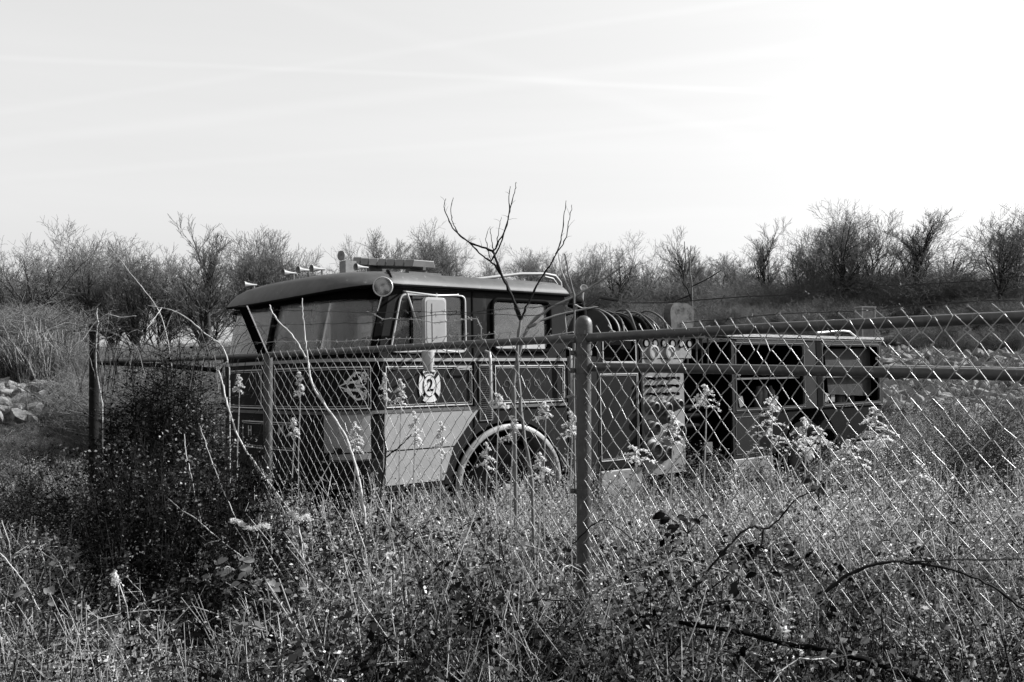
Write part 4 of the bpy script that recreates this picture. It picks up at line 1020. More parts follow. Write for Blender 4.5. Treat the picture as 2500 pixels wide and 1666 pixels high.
# pale canes crossing the tangle above the left rail
TG = []
for i in range(64):
    x0 = random.uniform(190, 590); y0 = random.uniform(860, 905); ln = random.uniform(60, 200); bend = random.choice((-1, 1)); px = [(x0, y0 + 60)]
    for k in range(1, 6):
        u_ = k / 5; px.append((x0 + bend * ln * u_ ** 1.4, y0 + 20 - random.uniform(60, 130) * math.sin(u_ * 2.1)))
    TG.append((px, random.uniform(6.6, 8.6), random.uniform(6.6, 8.6), .003, .001))
for i in range(20):
    j = i % 2
cane_thing('bramble_tangle', 'tangle of thin arching bramble canes over the left rail', 'bramble', TG[:42], 'canedark', knots=False)
cane_thing('bramble_tangle', 'pale sunlit bramble tangle beside the cab front', 'bramble', TG[42:], 'barkpale', knots=False)

def goldenrod(px, py, d, h, spread, label, lean=0):
    top = at(px, py, d); root = empty('goldenrod', (top.x, top.y, gz(top))); tag(root, label, 'weed', 'dried goldenrod plumes along the fence')
    g = gz(top); base = Vector((top.x + lean, top.y, g - .02)); mb = MB()
    pts = [base.lerp(top, i / 6) + Vector((math.sin(i * 1.3) * .008, 0, 0)) for i in range(7)]; mb.tube(pts, [.004] * 6 + [.0015], 5); fpart(mb, 'stem', M['cane'], root, None)
    C, P0, P1 = [], [], []
    nb = int(9 + h * 42)
    for i in range(nb):
        u_ = i / nb; z = top.z - h * u_; ln = spread * 1.35 * (.15 + .85 * u_ ** .8) * random.uniform(.7, 1.15); a = random.uniform(0, 6.28) if i % 3 else (0 if i % 2 else math.pi)
        c = Vector((math.cos(a), math.sin(a) * .7, 0)); p = Vector((top.x, top.y, z)); pr = p
        for s in range(1, 6):
            v = s / 5; q = p + c * ln * v + Vector((0, 0, ln * (.55 * v - .75 * v * v))); P0.append(tuple(pr)); P1.append(tuple(q))
            for k in range(4): C.append(tuple(pr.lerp(q, random.random()) + Vector((random.gauss(0, .003), random.gauss(0, .003), random.gauss(0, .003) + .004))))
            pr = q
    V1, F1 = seg_tubes(P0, P1, np.full(len(P0), .0018), np.full(len(P0), .0012), 3)
    V2, F2 = leaf_quads(C, rng.uniform(.006, .014, len(C)), elong=1.9)
    me = mesh_multi('plume', [(V1, F1, 0), (V2, F2, 1)], [M['cane'], M['fluff']]); me.transform(Matrix.Translation(-root.location))
    o = bpy.data.objects.new('plume', me); COL.objects.link(o); o.parent = root
GR = [(1882, 978, 4.6, .26, .12, 'largest feathery seed plume, before the locker openings'), (1722, 945, 4.8, .12, .09, 'drooping plume beside the pump panel'), (1965, 1025, 4.6, .16, .09, 'narrow plume right of the largest plume'), (2000, 1048, 4.7, .12, .08, 'small plume low before the rear wheel'),
      (2135, 1000, 5.0, .2, .12, 'bushy plume at the tail of the fire engine'), (2075, 1080, 4.6, .14, .1, 'low plume below the tail step'), (1550, 1095, 4.5, .08, .12, 'flat arching plume under the pump panel'), (1250, 1020, 5.2, .14, .06, 'plume over the top of the wheel arch'),
      (1215, 965, 5.3, .08, .05, 'short plume below the louvred strip'), (1330, 985, 5.2, .1, .05, 'plume left of the domed post'), (1395, 1010, 5.0, .14, .06, 'bright plume touching the domed post'), (1188, 1085, 5.2, .15, .05, 'plume inside the dark wheel arch'),
      (1320, 1110, 5.1, .14, .06, 'plume at the right of the wheel arch'), (940, 915, 5.8, .18, .035, 'slim seed spike on the door jamb'), (978, 930, 5.8, .16, .04, 'slim seed spike just left of the badge'), (583, 918, 6.4, .12, .035, 'seed spike before the far headlight'),
      (732, 912, 6.2, .16, .035, 'seed spike before the ring ornament'), (868, 1035, 5.6, .18, .05, 'seed spike before the pale corner panel'), (1012, 1010, 5.6, .2, .05, 'seed spike beneath the badge'), (1078, 1035, 5.5, .2, .05, 'seed spike on the pale lower door panel'),
      (716, 1025, 6.0, .12, .035, 'seed spike beside the letter M'), (1640, 1010, 4.6, .16, .05, 'wispy plume before the hose outlets'), (2240, 1130, 4.8, .12, .08, 'plume in the open grass behind the right fence')]
for g in GR: goldenrod(*g)

# woolly curls of clematis seed
def fluff(px, py, d, pts, label):
    c = at(px, py, d); root = empty('seed_fluff', (c.x, c.y, gz(c))); tag(root, label, 'seed head')
    C = []; P = [at(px + x, py + y, d + .02 * i) for i, (x, y) in enumerate(pts)]
    for a, b in zip(P, P[1:]):
        for k in range(130): C.append(tuple(a.lerp(b, random.random()) + Vector((random.gauss(0, .006), random.gauss(0, .006), random.gauss(0, .006)))))
    V, F = leaf_quads(C, rng.uniform(.004, .009, len(C)), flat=1, elong=1.2)
    me = quads_mesh('fluff', V, F, M['fluff']); me.transform(Matrix.Translation(-root.location)); o = bpy.data.objects.new('fluff', me); COL.objects.link(o); o.parent = root
    mb = MB(); mb.tube([P[-1], Vector((P[-1].x + .02, P[-1].y, (P[-1].z + gz(c)) / 2)), Vector((P[-1].x + .01, P[-1].y, gz(c) - .02))], .003, 4); fpart(mb, 'stem', M['cane'], root, None)
fluff(600, 1280, 4.6, [(-38, -8), (-15, -6), (-5, 6), (20, 12), (35, 4), (50, 2), (60, 10)], 'long curl of woolly seed fluff in the dark weeds')
fluff(728, 1265, 4.5, [(-22, -14), (-5, -10), (0, 8), (12, 0), (22, -6), (30, 6)], 'white knot of seed fluff on top of a stalk')
fluff(280, 1410, 4.2, [(-2, -10), (4, 2), (-4, 12), (8, 14)], 'small white seed tuft in the left foreground')
fluff(735, 1430, 4.2, [(0, -12), (4, 0), (2, 14), (6, 24)], 'hanging seed tuft beside the dried tussock')

# broad-leaved seedlings
M2 = mat('oval_leaf', .17, .5, .3, 20, spec=.4)
def leafy(px, py, d, n, size, spread, label, m='leafmid'):
    c = at(px, py, d); root = empty('leafy_seedling', (c.x, c.y, gz(c))); tag(root, label, 'plant')
    V, F, b = [], [], 0; st = MB()
    for i in range(n):
        a = random.uniform(0, 6.28); r_ = spread * math.sqrt(random.random()); p = c + Vector((r_ * math.cos(a), r_ * math.sin(a) * .5, random.uniform(-.05, .06)))
        dr = Vector((math.cos(a), random.uniform(-.8, .2), random.uniform(-.4, .2))).normalized(); s_ = size * random.uniform(.6, 1.2); side = dr.cross(Vector((random.uniform(-.3, .3), -.7, 1))).normalized(); nn = side.cross(dr)
        for k in range(7):
            u_ = k / 6; wdt = s_ * .32 * math.sin(math.pi * min(1, u_ * .96 + .02)) ** .8
            q = p + dr * s_ * u_ - nn * s_ * .2 * u_ * u_
            V += [q + side * wdt + nn * wdt * .25, q, q - side * wdt + nn * wdt * .25]
        for k in range(6):
            o0 = b + k * 3; F += [(o0, o0 + 1, o0 + 4, o0 + 3), (o0 + 1, o0 + 2, o0 + 5, o0 + 4)]
        b += 21; st.tube([p, (p + c) / 2 + Vector((0, 0, -.02)), c + Vector((0, 0, -.04))], .0015, 4)
    if m != 'leafdark': st.tube([c + Vector((0, 0, -.04)), Vector((c.x + .02, c.y, gz(c) - .02))], .003, 4)
    me = quads_mesh('leaves', np.array([tuple(v) for v in V]), np.array(F), M2 if m == 'leafmid' else M[m], smooth=True); me.transform(Matrix.Translation(-root.location)); o = bpy.data.objects.new('leaves', me); COL.objects.link(o); o.parent = root
    fpart(st, 'stem', M['canedark'], root, None)
leafy(620, 1420, 4.3, 12, .06, .11, 'seedling with broad pale oval leaves in the left foreground')
leafy(575, 1395, 4.4, 9, .06, .07, 'darker broad-leaved seedling behind the pale oval leaves')
leafy(105, 1445, 4.2, 7, .05, .08, 'small broad-leaved seedling at the left edge of the foreground')
leafy(1680, 1280, 3.9, 9, .05, .10, 'dark leafy sprig on the right-hand bramble', 'leafdark')
leafy(2000, 1200, 4.0, 8, .045, .09, 'dark leaf cluster at the tip of the bramble', 'leafdark')
leafy(1880, 1370, 3.8, 7, .045, .07, 'dark leaf cluster hanging under the bramble', 'leafdark')

# dried grass tussock
def tussock(px, py, d, label):
    c = at(px, py, d); root = empty('grass_tussock', (c.x, c.y, gz(c))); tag(root, label, 'grass'); P0, P1, R0 = [], [], []
    for i in range(260):
        a = random.gauss(0, .5); p = Vector((c.x + random.gauss(0, .02), c.y + random.gauss(0, .03), gz(c))); ln = random.uniform(.22, .36); pr = p
        dirx = math.sin(a) * .8 + .15
        for s in range(1, 7):
            v = s / 6; q = p + Vector((dirx * ln * v * v * .8, random.gauss(0, .004), ln * (1.7 * v - 1.15 * v * v) * (c.z - gz(c) + .12) / .33)); P0.append(tuple(pr)); P1.append(tuple(q)); R0.append(.0016); pr = q
    V, F = seg_tubes(P0, P1, R0, R0, 3); me = quads_mesh('blades', V, F, M['leafpale']); me.transform(Matrix.Translation(-root.location)); o = bpy.data.objects.new('blades', me); COL.objects.link(o); o.parent = root
tussock(815, 1420, 4.3, 'bowed tussock of pale dry grass in the left middle foreground')

# ------------------------------------------------------------------ dark shrubs at the left of the fence
def shrub(px, d, w_, h_, label, leafm, nstem=26, nleaf=9000, ls=(.008, .024), stemm='canedark', name='shrub'):
    c = at(px, 1200, d); g = gz(c); root = empty(name, (c.x, c.y, g)); tag(root, label, 'shrub'); P0, P1, R0, R1, tips = [], [], [], [], []
    for i in range(nstem):
        a = random.uniform(0, 6.28); b = Vector((c.x + .35 * w_ * random.gauss(0, .6), c.y + .3 * w_ * random.gauss(0, .6), g - .03)); hh = h_ * random.uniform(.6, 1.05); lean = Vector((math.cos(a), math.sin(a), 0)) * w_ * .35 * random.random(); pr = b
        for s in range(1, 10):
            v = s / 9; q = b + lean * v * v + Vector((random.gauss(0, .02), random.gauss(0, .02), hh * (v - .12 * v * v * (1 + random.random())))); P0.append(tuple(pr)); P1.append(tuple(q)); R0.append(.008 * (1 - v * .8) + .001); R1.append(.008 * (1 - v * .8)); pr = q
            if s > 2:
                for k in range(3):
                    dd = Vector((random.gauss(0, .12), random.gauss(0, .12), random.uniform(0, .16))); e = q + dd; P0.append(tuple(q)); P1.append(tuple(e)); R0.append(.0025); R1.append(.001); tips.append((q, e))
                    e2 = e + Vector((random.gauss(0, .08), random.gauss(0, .08), random.uniform(-.04, .1))); P0.append(tuple(e)); P1.append(tuple(e2)); R0.append(.0016); R1.append(.001); tips.append((e, e2))
    V, F = seg_tubes(P0, P1, R0, R1, 4); me = quads_mesh('stems', V, F, M[stemm]); me.transform(Matrix.Translation(-root.location)); o = bpy.data.objects.new('stems', me); COL.objects.link(o); o.parent = root
    C = []
    for i in range(nleaf):
        a, b = random.choice(tips); C.append(tuple(a.lerp(b, random.random()) + Vector((random.gauss(0, .02), random.gauss(0, .02), random.gauss(0, .02)))))
    ndk = int(len(C) * .5)
    Va, Fa = leaf_quads(C[:ndk], rng.uniform(ls[0], ls[1], ndk)); Vb, Fb = leaf_quads(C[ndk:], rng.uniform(.006, .014, len(C) - ndk))
    me = mesh_multi('foliage', [(Va, Fa, 0), (Vb, Fb, 1)], [M[leafm], M['leafmid']]); me.transform(Matrix.Translation(-root.location)); o = bpy.data.objects.new('foliage', me); COL.objects.link(o); o.parent = root
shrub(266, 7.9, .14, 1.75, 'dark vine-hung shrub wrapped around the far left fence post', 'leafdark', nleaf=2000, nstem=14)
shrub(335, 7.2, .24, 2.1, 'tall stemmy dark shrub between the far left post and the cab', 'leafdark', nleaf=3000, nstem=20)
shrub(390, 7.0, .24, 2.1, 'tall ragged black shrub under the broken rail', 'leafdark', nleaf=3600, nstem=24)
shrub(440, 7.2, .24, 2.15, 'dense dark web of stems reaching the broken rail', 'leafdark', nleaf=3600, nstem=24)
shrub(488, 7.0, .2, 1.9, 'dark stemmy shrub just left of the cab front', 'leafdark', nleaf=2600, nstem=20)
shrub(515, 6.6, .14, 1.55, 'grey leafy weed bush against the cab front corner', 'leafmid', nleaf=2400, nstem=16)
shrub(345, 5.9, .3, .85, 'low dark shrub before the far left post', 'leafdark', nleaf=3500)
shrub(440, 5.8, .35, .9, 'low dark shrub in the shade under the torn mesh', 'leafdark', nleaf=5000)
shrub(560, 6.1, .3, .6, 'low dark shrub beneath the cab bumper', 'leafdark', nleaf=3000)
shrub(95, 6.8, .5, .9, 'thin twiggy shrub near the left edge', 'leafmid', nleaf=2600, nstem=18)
shrub(2330, 8.5, .8, 1.4, 'grey twiggy shrub seen through the right fence mesh', 'leafmid', nleaf=3500, stemm='bark')
shrub(2440, 9.2, .8, 1.5, 'dark-stemmed shrub at the right edge behind the fence', 'leafmid', nleaf=3500, stemm='bark')

# ------------------------------------------------------------------ bare trees
def gen_tree(seed, h=10, spread=1.0, slim=False, multi=1):
    r = np.random.default_rng(seed); segs = []
    MAXL = 4
    def grow(p, d, ln, rad, lvl):
        n = (7, 6, 5, 4, 3)[lvl]; q = p.copy(); dd = d / np.linalg.norm(d); step = ln / n
        for i in range(n):
            dd = dd + r.normal(size=3) * (.07, .13, .16, .18, .2)[lvl] + np.array([0, 0, (.02, .09, .08, .05, .04)[lvl]]); dd /= np.linalg.norm(dd)
            q2 = q + dd * step; r0 = rad * (1 - .7 * i / n); r1 = rad * (1 - .7 * (i + 1) / n)
            segs.append((q, q2, r0, r1, lvl)); q = q2
            if lvl < MAXL and not (lvl == 0 and i < 2) and not (lvl > 1 and i == 0):
                nb = 1 if (lvl == 0 or r.random() < .8) else 2
                if lvl == 0 and i > 2: nb = 2
                for b in range(nb):
                    a = r.uniform(0, 2 * math.pi); perp = np.array([math.cos(a), math.sin(a), 0]); perp -= dd * perp.dot(dd); perp /= np.linalg.norm(perp) + 1e-9
                    ang = r.uniform(.4, .85) * (.65 if slim else 1) * spread; nd = dd * math.cos(ang) + perp * math.sin(ang)
                    f = r.uniform(.5, .85) if lvl == 0 else r.uniform(.38, .62)
                    grow(q, nd, ln * f * (.6 if (slim and lvl == 0) else 1), max(r1 * .62, .006), lvl + 1)
        if lvl < MAXL: grow(q, dd, ln * .5, max(rad * .35, .006), lvl + 1)
    for m in range(multi):
        a = 2 * math.pi * m / multi; lean = np.array([math.cos(a), math.sin(a), 0]) * (.35 if multi > 1 else .04)
        grow(np.array([0, 0, -.2]) + lean * .5, np.array([0, 0, 1.]) + lean, h * (.42 if not slim else .62), h * (.026 if multi == 1 else .017), 0)
    P0 = np.array([s[0] for s in segs]); P1 = np.array([s[1] for s in segs]); R0 = np.array([s[2] for s in segs]); R1 = np.array([s[3] for s in segs]); L_ = np.array([s[4] for s in segs])
    sc = h / P1[:, 2].max(); P0 *= sc; P1 *= sc
    big = L_ <= 2
    V, F = seg_tubes(P0[big], P1[big], R0[big], R1[big], 5); trunk = quads_mesh('trunk', V, F, M['bark'])
    R0 = np.maximum(R0[~big], .010); R1 = np.maximum(R1[~big], .007)
    V, F = seg_tubes(P0[~big], P1[~big], R0, R1, 3); crown = quads_mesh('crown', V, F, M['twig'])
    return trunk, crown, h
TV = {'broad': [gen_tree(11, 10, 1.1), gen_tree(12, 10, 1.15), gen_tree(13, 10, 1.0, multi=2)], 'slim': [gen_tree(21, 10, .8, True), gen_tree(22, 10, .7, True)], 'multi': [gen_tree(31, 10, .9, multi=3), gen_tree(32, 10, 1.0, multi=4)]}
print('tree faces', sum(len(c.polygons) for k in TV.values() for (_, c, _) in k))
first = {}
def tree(px, topy, d, kind, vi, label, rz, wide=1.0, group='bare trees along the skyline'):
    tr, cr, h = TV[kind][vi]; x = (px - CX) / FPX * d; topy -= 16; g = float(terr(x, d)); top = EYE + (HOR - topy) / FPX * d; s = (top - g) / h
    key = (kind, vi)
    if key not in first:
        e = empty('bare_tree', (0, 0, 0)); a = bpy.data.objects.new('trunk', tr); b = bpy.data.objects.new('crown', cr)
        for o in (a, b): COL.objects.link(o); o.parent = e
        first[key] = (e, a, b)
    else:
        e0, a0, b0 = first[key]; e = e0.copy(); COL.objects.link(e)
        for o0 in (a0, b0): o = o0.copy(); COL.objects.link(o); o.parent = e
    e.location = (x, d, g); e.rotation_euler = (0, 0, R(rz)); wide *= 1.2 if px > 1300 else 1; e.scale = (s * wide, s * wide, s); tag(e, label, 'tree', group)
TL = [(85, 545, 46, 'broad', 0, 'spreading bare tree nearest the left edge', 20, 1.1), (235, 530, 48, 'broad', 1, 'tall bare tree above the far left fence post', 70, .9), (300, 585, 52, 'multi', 0, 'rounded bushy bare tree right of the far left post', 10, 1), (370, 595, 50, 'multi', 1, 'low bushy bare tree in the dip of the left treeline', 140, 1),
      (482, 525, 44, 'slim', 0, 'straight-trunked bare tree, tallest between the left post and the cab', 0, 1.3), (550, 560, 50, 'broad', 2, 'fine-twigged bare tree above the cab front', 200, .9), (615, 555, 52, 'multi', 0, 'dome-topped bare tree above the first roof horn', 100, 1), (690, 590, 56, 'multi', 1, 'fading bare tree over the roof horns', 45, .9), (760, 605, 60, 'broad', 1, 'low distant tree above the middle of the cab roof', 160, 1),
      (870, 625, 60, 'multi', 0, 'small tree top poking up over the siren', 250, .8), (945, 560, 44, 'slim', 1, 'thin bare tree behind the light bar', 30, 1.3), (1020, 560, 40, 'multi', 1, 'bare bush-like tree right of the light bar', 190, .9), (1085, 590, 42, 'multi', 0, 'open bare tree behind the forked sapling twigs', 300, .9), (1200, 605, 55, 'broad', 0, 'distant tree behind the hoop rails', 80, .9), (1330, 610, 52, 'multi', 1, 'low tree right of the hoop rails', 20, .9),
      (1420, 600, 50, 'broad', 2, 'low tree above the deck lamp', 120, .8), (1505, 585, 45, 'broad', 1, 'crooked tree with forked trunk above the hose reel', 210, .9), (1580, 600, 47, 'broad', 0, 'leaning tree between hose reel and thin sapling', 340, .8), (1680, 570, 52, 'slim', 0, 'slender tree above the pale cover', 90, 1.0), (1745, 640, 58, 'broad', 2, 'low crown in the gap of the right skyline', 15, 1),
      (1815, 625, 70, 'slim', 1, 'faint thin tree just right of the skyline gap', 50, 1.3), (1882, 550, 52, 'slim', 0, 'slim upright tree left of the great right-hand tree', 150, 1.1), (1960, 560, 50, 'multi', 0, 'round bushy tree beside the slim upright tree', 80, .9), (2050, 505, 46, 'broad', 0, 'great spreading tree left of centre in the right treeline', 270, 1.0), (2115, 505, 47, 'multi', 1, 'great many-stemmed tree above the pale crate', 0, .85),
      (2220, 530, 45, 'slim', 1, 'straight dark-trunked tree right of the great tree', 200, 1.4), (2310, 560, 50, 'broad', 1, 'fan-shaped tree in the right dip of the skyline', 300, .9), (2440, 510, 44, 'broad', 2, 'tall dense tree near the right edge', 60, 1.0), (2510, 515, 46, 'multi', 0, 'bare tree cut by the right edge', 130, 1.0), (150, 600, 56, 'multi', 1, 'dim bare tree between the two tall left trees', 220, 1.0), (10, 570, 54, 'broad', 1, 'bare tree cut by the left edge', 10, 1.0)]
for a in TL: tree(*a)
for i in range(32):
    px = -80 + i * 84 + random.uniform(-30, 30); top = 645 + 15 * (i % 3) + 20 * math.sin(px * .006) + random.uniform(-22, 22)
    tree(px, top, random.uniform(62, 80), random.choice(['multi', 'broad']), random.randint(0, 1), 'distant bare tree in the hazy back row of the treeline', random.uniform(0, 360), 1.2, 'hazy back row trees')

# ------------------------------------------------------------------ scattered vegetation (stuff)
def scatter(name, objs, P, rot, scl, idx):
    col = bpy.data.collections.new(name + '_sources')
    for o in objs: col.objects.link(o)
    me = bpy.data.meshes.new(name); me.vertices.add(len(P)); me.vertices.foreach_set('co', np.asarray(P, np.float32).ravel())
    for nm, ty, dat, key in (('rot', 'FLOAT_VECTOR', rot, 'vector'), ('scl', 'FLOAT_VECTOR', scl, 'vector')):
        a = me.attributes.new(nm, ty, 'POINT'); a.data.foreach_set(key, np.asarray(dat, np.float32).ravel())
    a = me.attributes.new('idx', 'INT', 'POINT'); a.data.foreach_set('value', np.asarray(idx, np.int32))
    o = bpy.data.objects.new(name, me); COL.objects.link(o); tag(o, kind='stuff')
    ng = bpy.data.node_groups.new(name, 'GeometryNodeTree')
    ng.interface.new_socket('Geometry', in_out='INPUT', socket_type='NodeSocketGeometry'); ng.interface.new_socket('Geometry', in_out='OUTPUT', socket_type='NodeSocketGeometry')
    N = ng.nodes; L = ng.links; gi = N.new('NodeGroupInput'); go = N.new('NodeGroupOutput'); ip = N.new('GeometryNodeInstanceOnPoints'); ci = N.new('GeometryNodeCollectionInfo')
    ci.inputs['Collection'].default_value = col; ci.inputs['Separate Children'].default_value = True; ci.inputs['Reset Children'].default_value = True
    def na(nm, ty):
        n = N.new('GeometryNodeInputNamedAttribute'); n.data_type = ty; n.inputs['Name'].default_value = nm; return n.outputs['Attribute']
    L.new(gi.outputs[0], ip.inputs['Points']); L.new(ci.outputs[0], ip.inputs['Instance']); ip.inputs['Pick Instance'].default_value = True
    L.new(na('idx', 'INT'), ip.inputs['Instance Index'])
    e2r = N.new('FunctionNodeEulerToRotation'); L.new(na('rot', 'FLOAT_VECTOR'), e2r.inputs[0]); L.new(e2r.outputs[0], ip.inputs['Rotation'])
    L.new(na('scl', 'FLOAT_VECTOR'), ip.inputs['Scale']); L.new(ip.outputs[0], go.inputs[0])
    md = o.modifiers.new('scatter', 'NODES'); md.node_group = ng; return o
def src(name, parts, mats):
    me = mesh_multi(name, parts, mats); return bpy.data.objects.new(name, me)
def blades(n, rad, l0, l1, w, droop=.5):
    P0, P1, R0, R1 = [], [], [], []
    for i in range(n):
        a = random.uniform(0, 6.28); rr = rad * math.sqrt(random.random()); b = np.array([rr * math.cos(a), rr * math.sin(a), -.02]); ln = random.uniform(l0, l1); ld = random.uniform(0, 6.28); le = random.uniform(.05, droop); pr = b
        for s in range(1, 5):
            v = s / 4; q = b + np.array([math.cos(ld) * ln * le * v * v, math.sin(ld) * ln * le * v * v, ln * (v - .45 * le * v * v)]); P0.append(pr); P1.append(q); R0.append(w * (1.1 - .8 * (v - .25))); R1.append(w * (1.1 - .8 * v)); pr = q
    return seg_tubes(P0, P1, R0, R1, 3)
def stalks(n, rad, l0, l1, w, leafn, ls, spread=.025):
    P0, P1, R0, R1, C = [], [], [], [], []
    for i in range(n):
        a = random.uniform(0, 6.28); rr = rad * math.sqrt(random.random()); b = np.array([rr * math.cos(a), rr * math.sin(a), -.02]); ln = random.uniform(l0, l1); ld = random.uniform(0, 6.28); le = random.uniform(0, .3); pr = b; pts = [b]
        for s in range(1, 7):
            v = s / 6; q = b + np.array([math.cos(ld) * ln * le * v * v, math.sin(ld) * ln * le * v * v, ln * v]) + rng.normal(size=3) * .006; P0.append(pr); P1.append(q); R0.append(w); R1.append(w * .7); pr = q; pts.append(q)
        for k in range(5):
            j = random.randint(2, 5); q = pts[j]; e = q + np.array([random.gauss(0, .07), random.gauss(0, .07), random.uniform(.02, .12)]); P0.append(q); P1.append(e); R0.append(w * .5); R1.append(w * .3)
            for _ in range(leafn // 6): C.append(q + (e - q) * random.random() + rng.normal(size=3) * spread * .4)
        for k in range(leafn):
            v = random.uniform(.3, 1) * 6; j = min(5, int(v)); C.append(pts[j] + (pts[j + 1] - pts[j]) * (v - j) + rng.normal(size=3) * spread)
    V, F = seg_tubes(P0, P1, R0, R1, 3); V2, F2 = leaf_quads(C, rng.uniform(ls * .5, ls * 1.3, len(C))); return (V, F), (V2, F2)
def dome(n, rad, h, l0, l1):
    a = rng.uniform(0, 2 * np.pi, n); r_ = rad * np.sqrt(rng.random(n)); z = h * rng.random(n) ** .7 * (1 - .5 * (r_ / rad) ** 2); C = np.stack([r_ * np.cos(a), r_ * np.sin(a), z], 1); return leaf_quads(C, rng.uniform(l0, l1, n))
def sticks(n, rad, h, l0, l1, w):
    c = np.stack([rng.normal(0, rad, n), rng.normal(0, rad, n), rng.uniform(0, h, n)], 1); d = rng.normal(size=(n, 3)); d[:, 2] = np.abs(d[:, 2]) * .9; d /= np.linalg.norm(d, axis=1, keepdims=True); ln = rng.uniform(l0, l1, (n, 1)); mid = c + d * ln * .5 + rng.normal(size=(n, 3)) * .01
    e = mid + (d + rng.normal(size=(n, 3)) * .25) * ln * .5; P0 = np.concatenate([c, mid]); P1 = np.concatenate([mid, e]); W = np.full(2 * n, w); return seg_tubes(P0, P1, W, W * .7, 3)
S = []
for k in range(3):
    S.append(src('leafy_clump', [dome(520, .2, .22, .008, .024) + (0,), sticks(90, .13, .14, .1, .35, .0013) + (1,)], [M['leafmid'], M['cane']]))
for k in range(2):
    S.append(src('pale_clump', [dome(520, .2, .2, .007, .016) + (0,), sticks(110, .12, .1, .12, .4, .0012) + (1,)], [M['leafpale'], M['cane']]))
for k in range(2):
    S.append(src('dark_clump', [dome(500, .2, .24, .012, .028) + (0,), sticks(50, .12, .15, .1, .35, .0016) + (1,)], [M['leafdark'], M['canedark']]))
for k in range(2): S.append(src('grass_clump', [blades(120, .12, .18, .45, .0014, .9) + (0,)], [M['leafpale']]))
for k in range(3):
    a, b = stalks(7, .13, .5, .95, .0022, 46, .013); S.append(src('stalk_clump', [a + (0,), b + (1,)], [M['cane'], M['leafpale']]))
for k in range(2):
    a, b = stalks(7, .13, .5, .9, .002, 60, .014); S.append(src('stalk_clump_dark', [a + (0,), b + (1,)], [M['canedark'], M['leafmid']]))
for k in range(3):
    P0, P1, R0, R1, C = [], [], [], [], []
    for i in range(5):
        a = random.uniform(0, 6.28); ln = random.uniform(.5, 1.0); d_ = np.array([math.cos(a), math.sin(a), 0]); pr = np.array([random.gauss(0, .06), random.gauss(0, .06), -.02]); hh = random.uniform(.25, .6)
        for q_ in range(1, 13):
            v = q_ / 12; q = d_ * ln * v + np.array([0, 0, hh * (2.6 * v - 2.3 * v * v)]) + rng.normal(size=3) * .006; P0.append(pr); P1.append(q); R0.append(.0034 * (1.1 - v * .7)); R1.append(.0034 * (1.05 - v * .7)); pr = q
            e = q + rng.normal(size=3) * .05 + [0, 0, .02]; P0.append(q); P1.append(e); R0.append(.0011); R1.append(.0008)
            for _ in range(7): C.append(e + rng.normal(size=3) * .018)
    S.append(src('bramble_clump', [seg_tubes(P0, P1, R0, R1, 4) + (0,), leaf_quads(C, rng.uniform(.010, .026, len(C)), elong=1.4) + (1,)], [M['cane'] if k == 0 else M['canedark'], M['leafmid'] if k < 2 else M['leafdark']]))
for k in range(2):
    a, b = stalks(8, .16, .5, .95, .0022, 26, .018); c_ = stalks(2, .12, .5, .9, .0018, 40, .012)
    S.append(src('stalk_clump_black', [a + (0,), b + (1,), c_[1] + (2,)], [M['canedark'], M['leafdark'], M['leafmid']]))
nS = len(S)
W_ = {'leafy': [0, 1, 2], 'pale': [3, 4], 'dark': [5, 6], 'grass': [7, 8], 'stalk': [9, 10, 11], 'stalkd': [12, 13], 'bramble': [14, 15, 16], 'black': [17, 18]}
def pn(x, y): return .5 + .25 * math.sin(x * 3.1 + 1.7 * math.sin(y * 2.3)) + .25 * math.sin(y * 4.3 + 2.1 * math.sin(x * 1.9 + 1))
# collection info sorts by name: rename so indexes hold
for i, o in enumerate(S): o.name = 'weed_%02d' % i
def place(n, y0, y1, fn, power=1.0):
    P, Rt, Sc, I = [], [], [], []
    for _ in range(n):
        y = y0 + (y1 - y0) * random.random() ** power; x = random.uniform(-.62, .62) * y
        px = CX + FPX * x / y; r_ = fn(px, y)
        if r_ is None: continue
        kind, s, sz = r_
        if kind == 'none': continue
        n_ = pn(x, y); s *= .75 + .5 * pn(x * .6 + 5, y * .6)
        if n_ > .68 and kind in ('pale', 'grass', 'leafy') and random.random() < .6: kind = 'dark'
        if n_ < .3 and kind in ('dark', 'leafy') and random.random() < .5: kind = 'pale'
        if 1310 < px < 1500 and y < 4.8:
            s *= .38
            if kind in ('stalk', 'stalkd', 'grass', 'bramble', 'black'): kind = 'leafy'
        if 195 < px < 255 and y < 10: s *= .6
        # keep clear of the body of the fire engine
        l = TI @ Vector((x, y, 0))
        if -.6 < l.x < TE + .1 and -.0 < l.y < WID + .1: continue
        ro = (random.gauss(0, .12), random.gauss(0, .12), random.uniform(0, 6.28))
        if kind in ('stalk', 'stalkd', 'grass') and random.random() < .7: ro = (random.gauss(0, .12), -.28 + random.gauss(0, .15), random.gauss(0, .2))
        P.append((x, y, float(terr(x, y)) - .01)); Rt.append(ro); Sc.append((s, s, s * sz)); I.append(random.choice(W_[kind]))
    return P, Rt, Sc, I
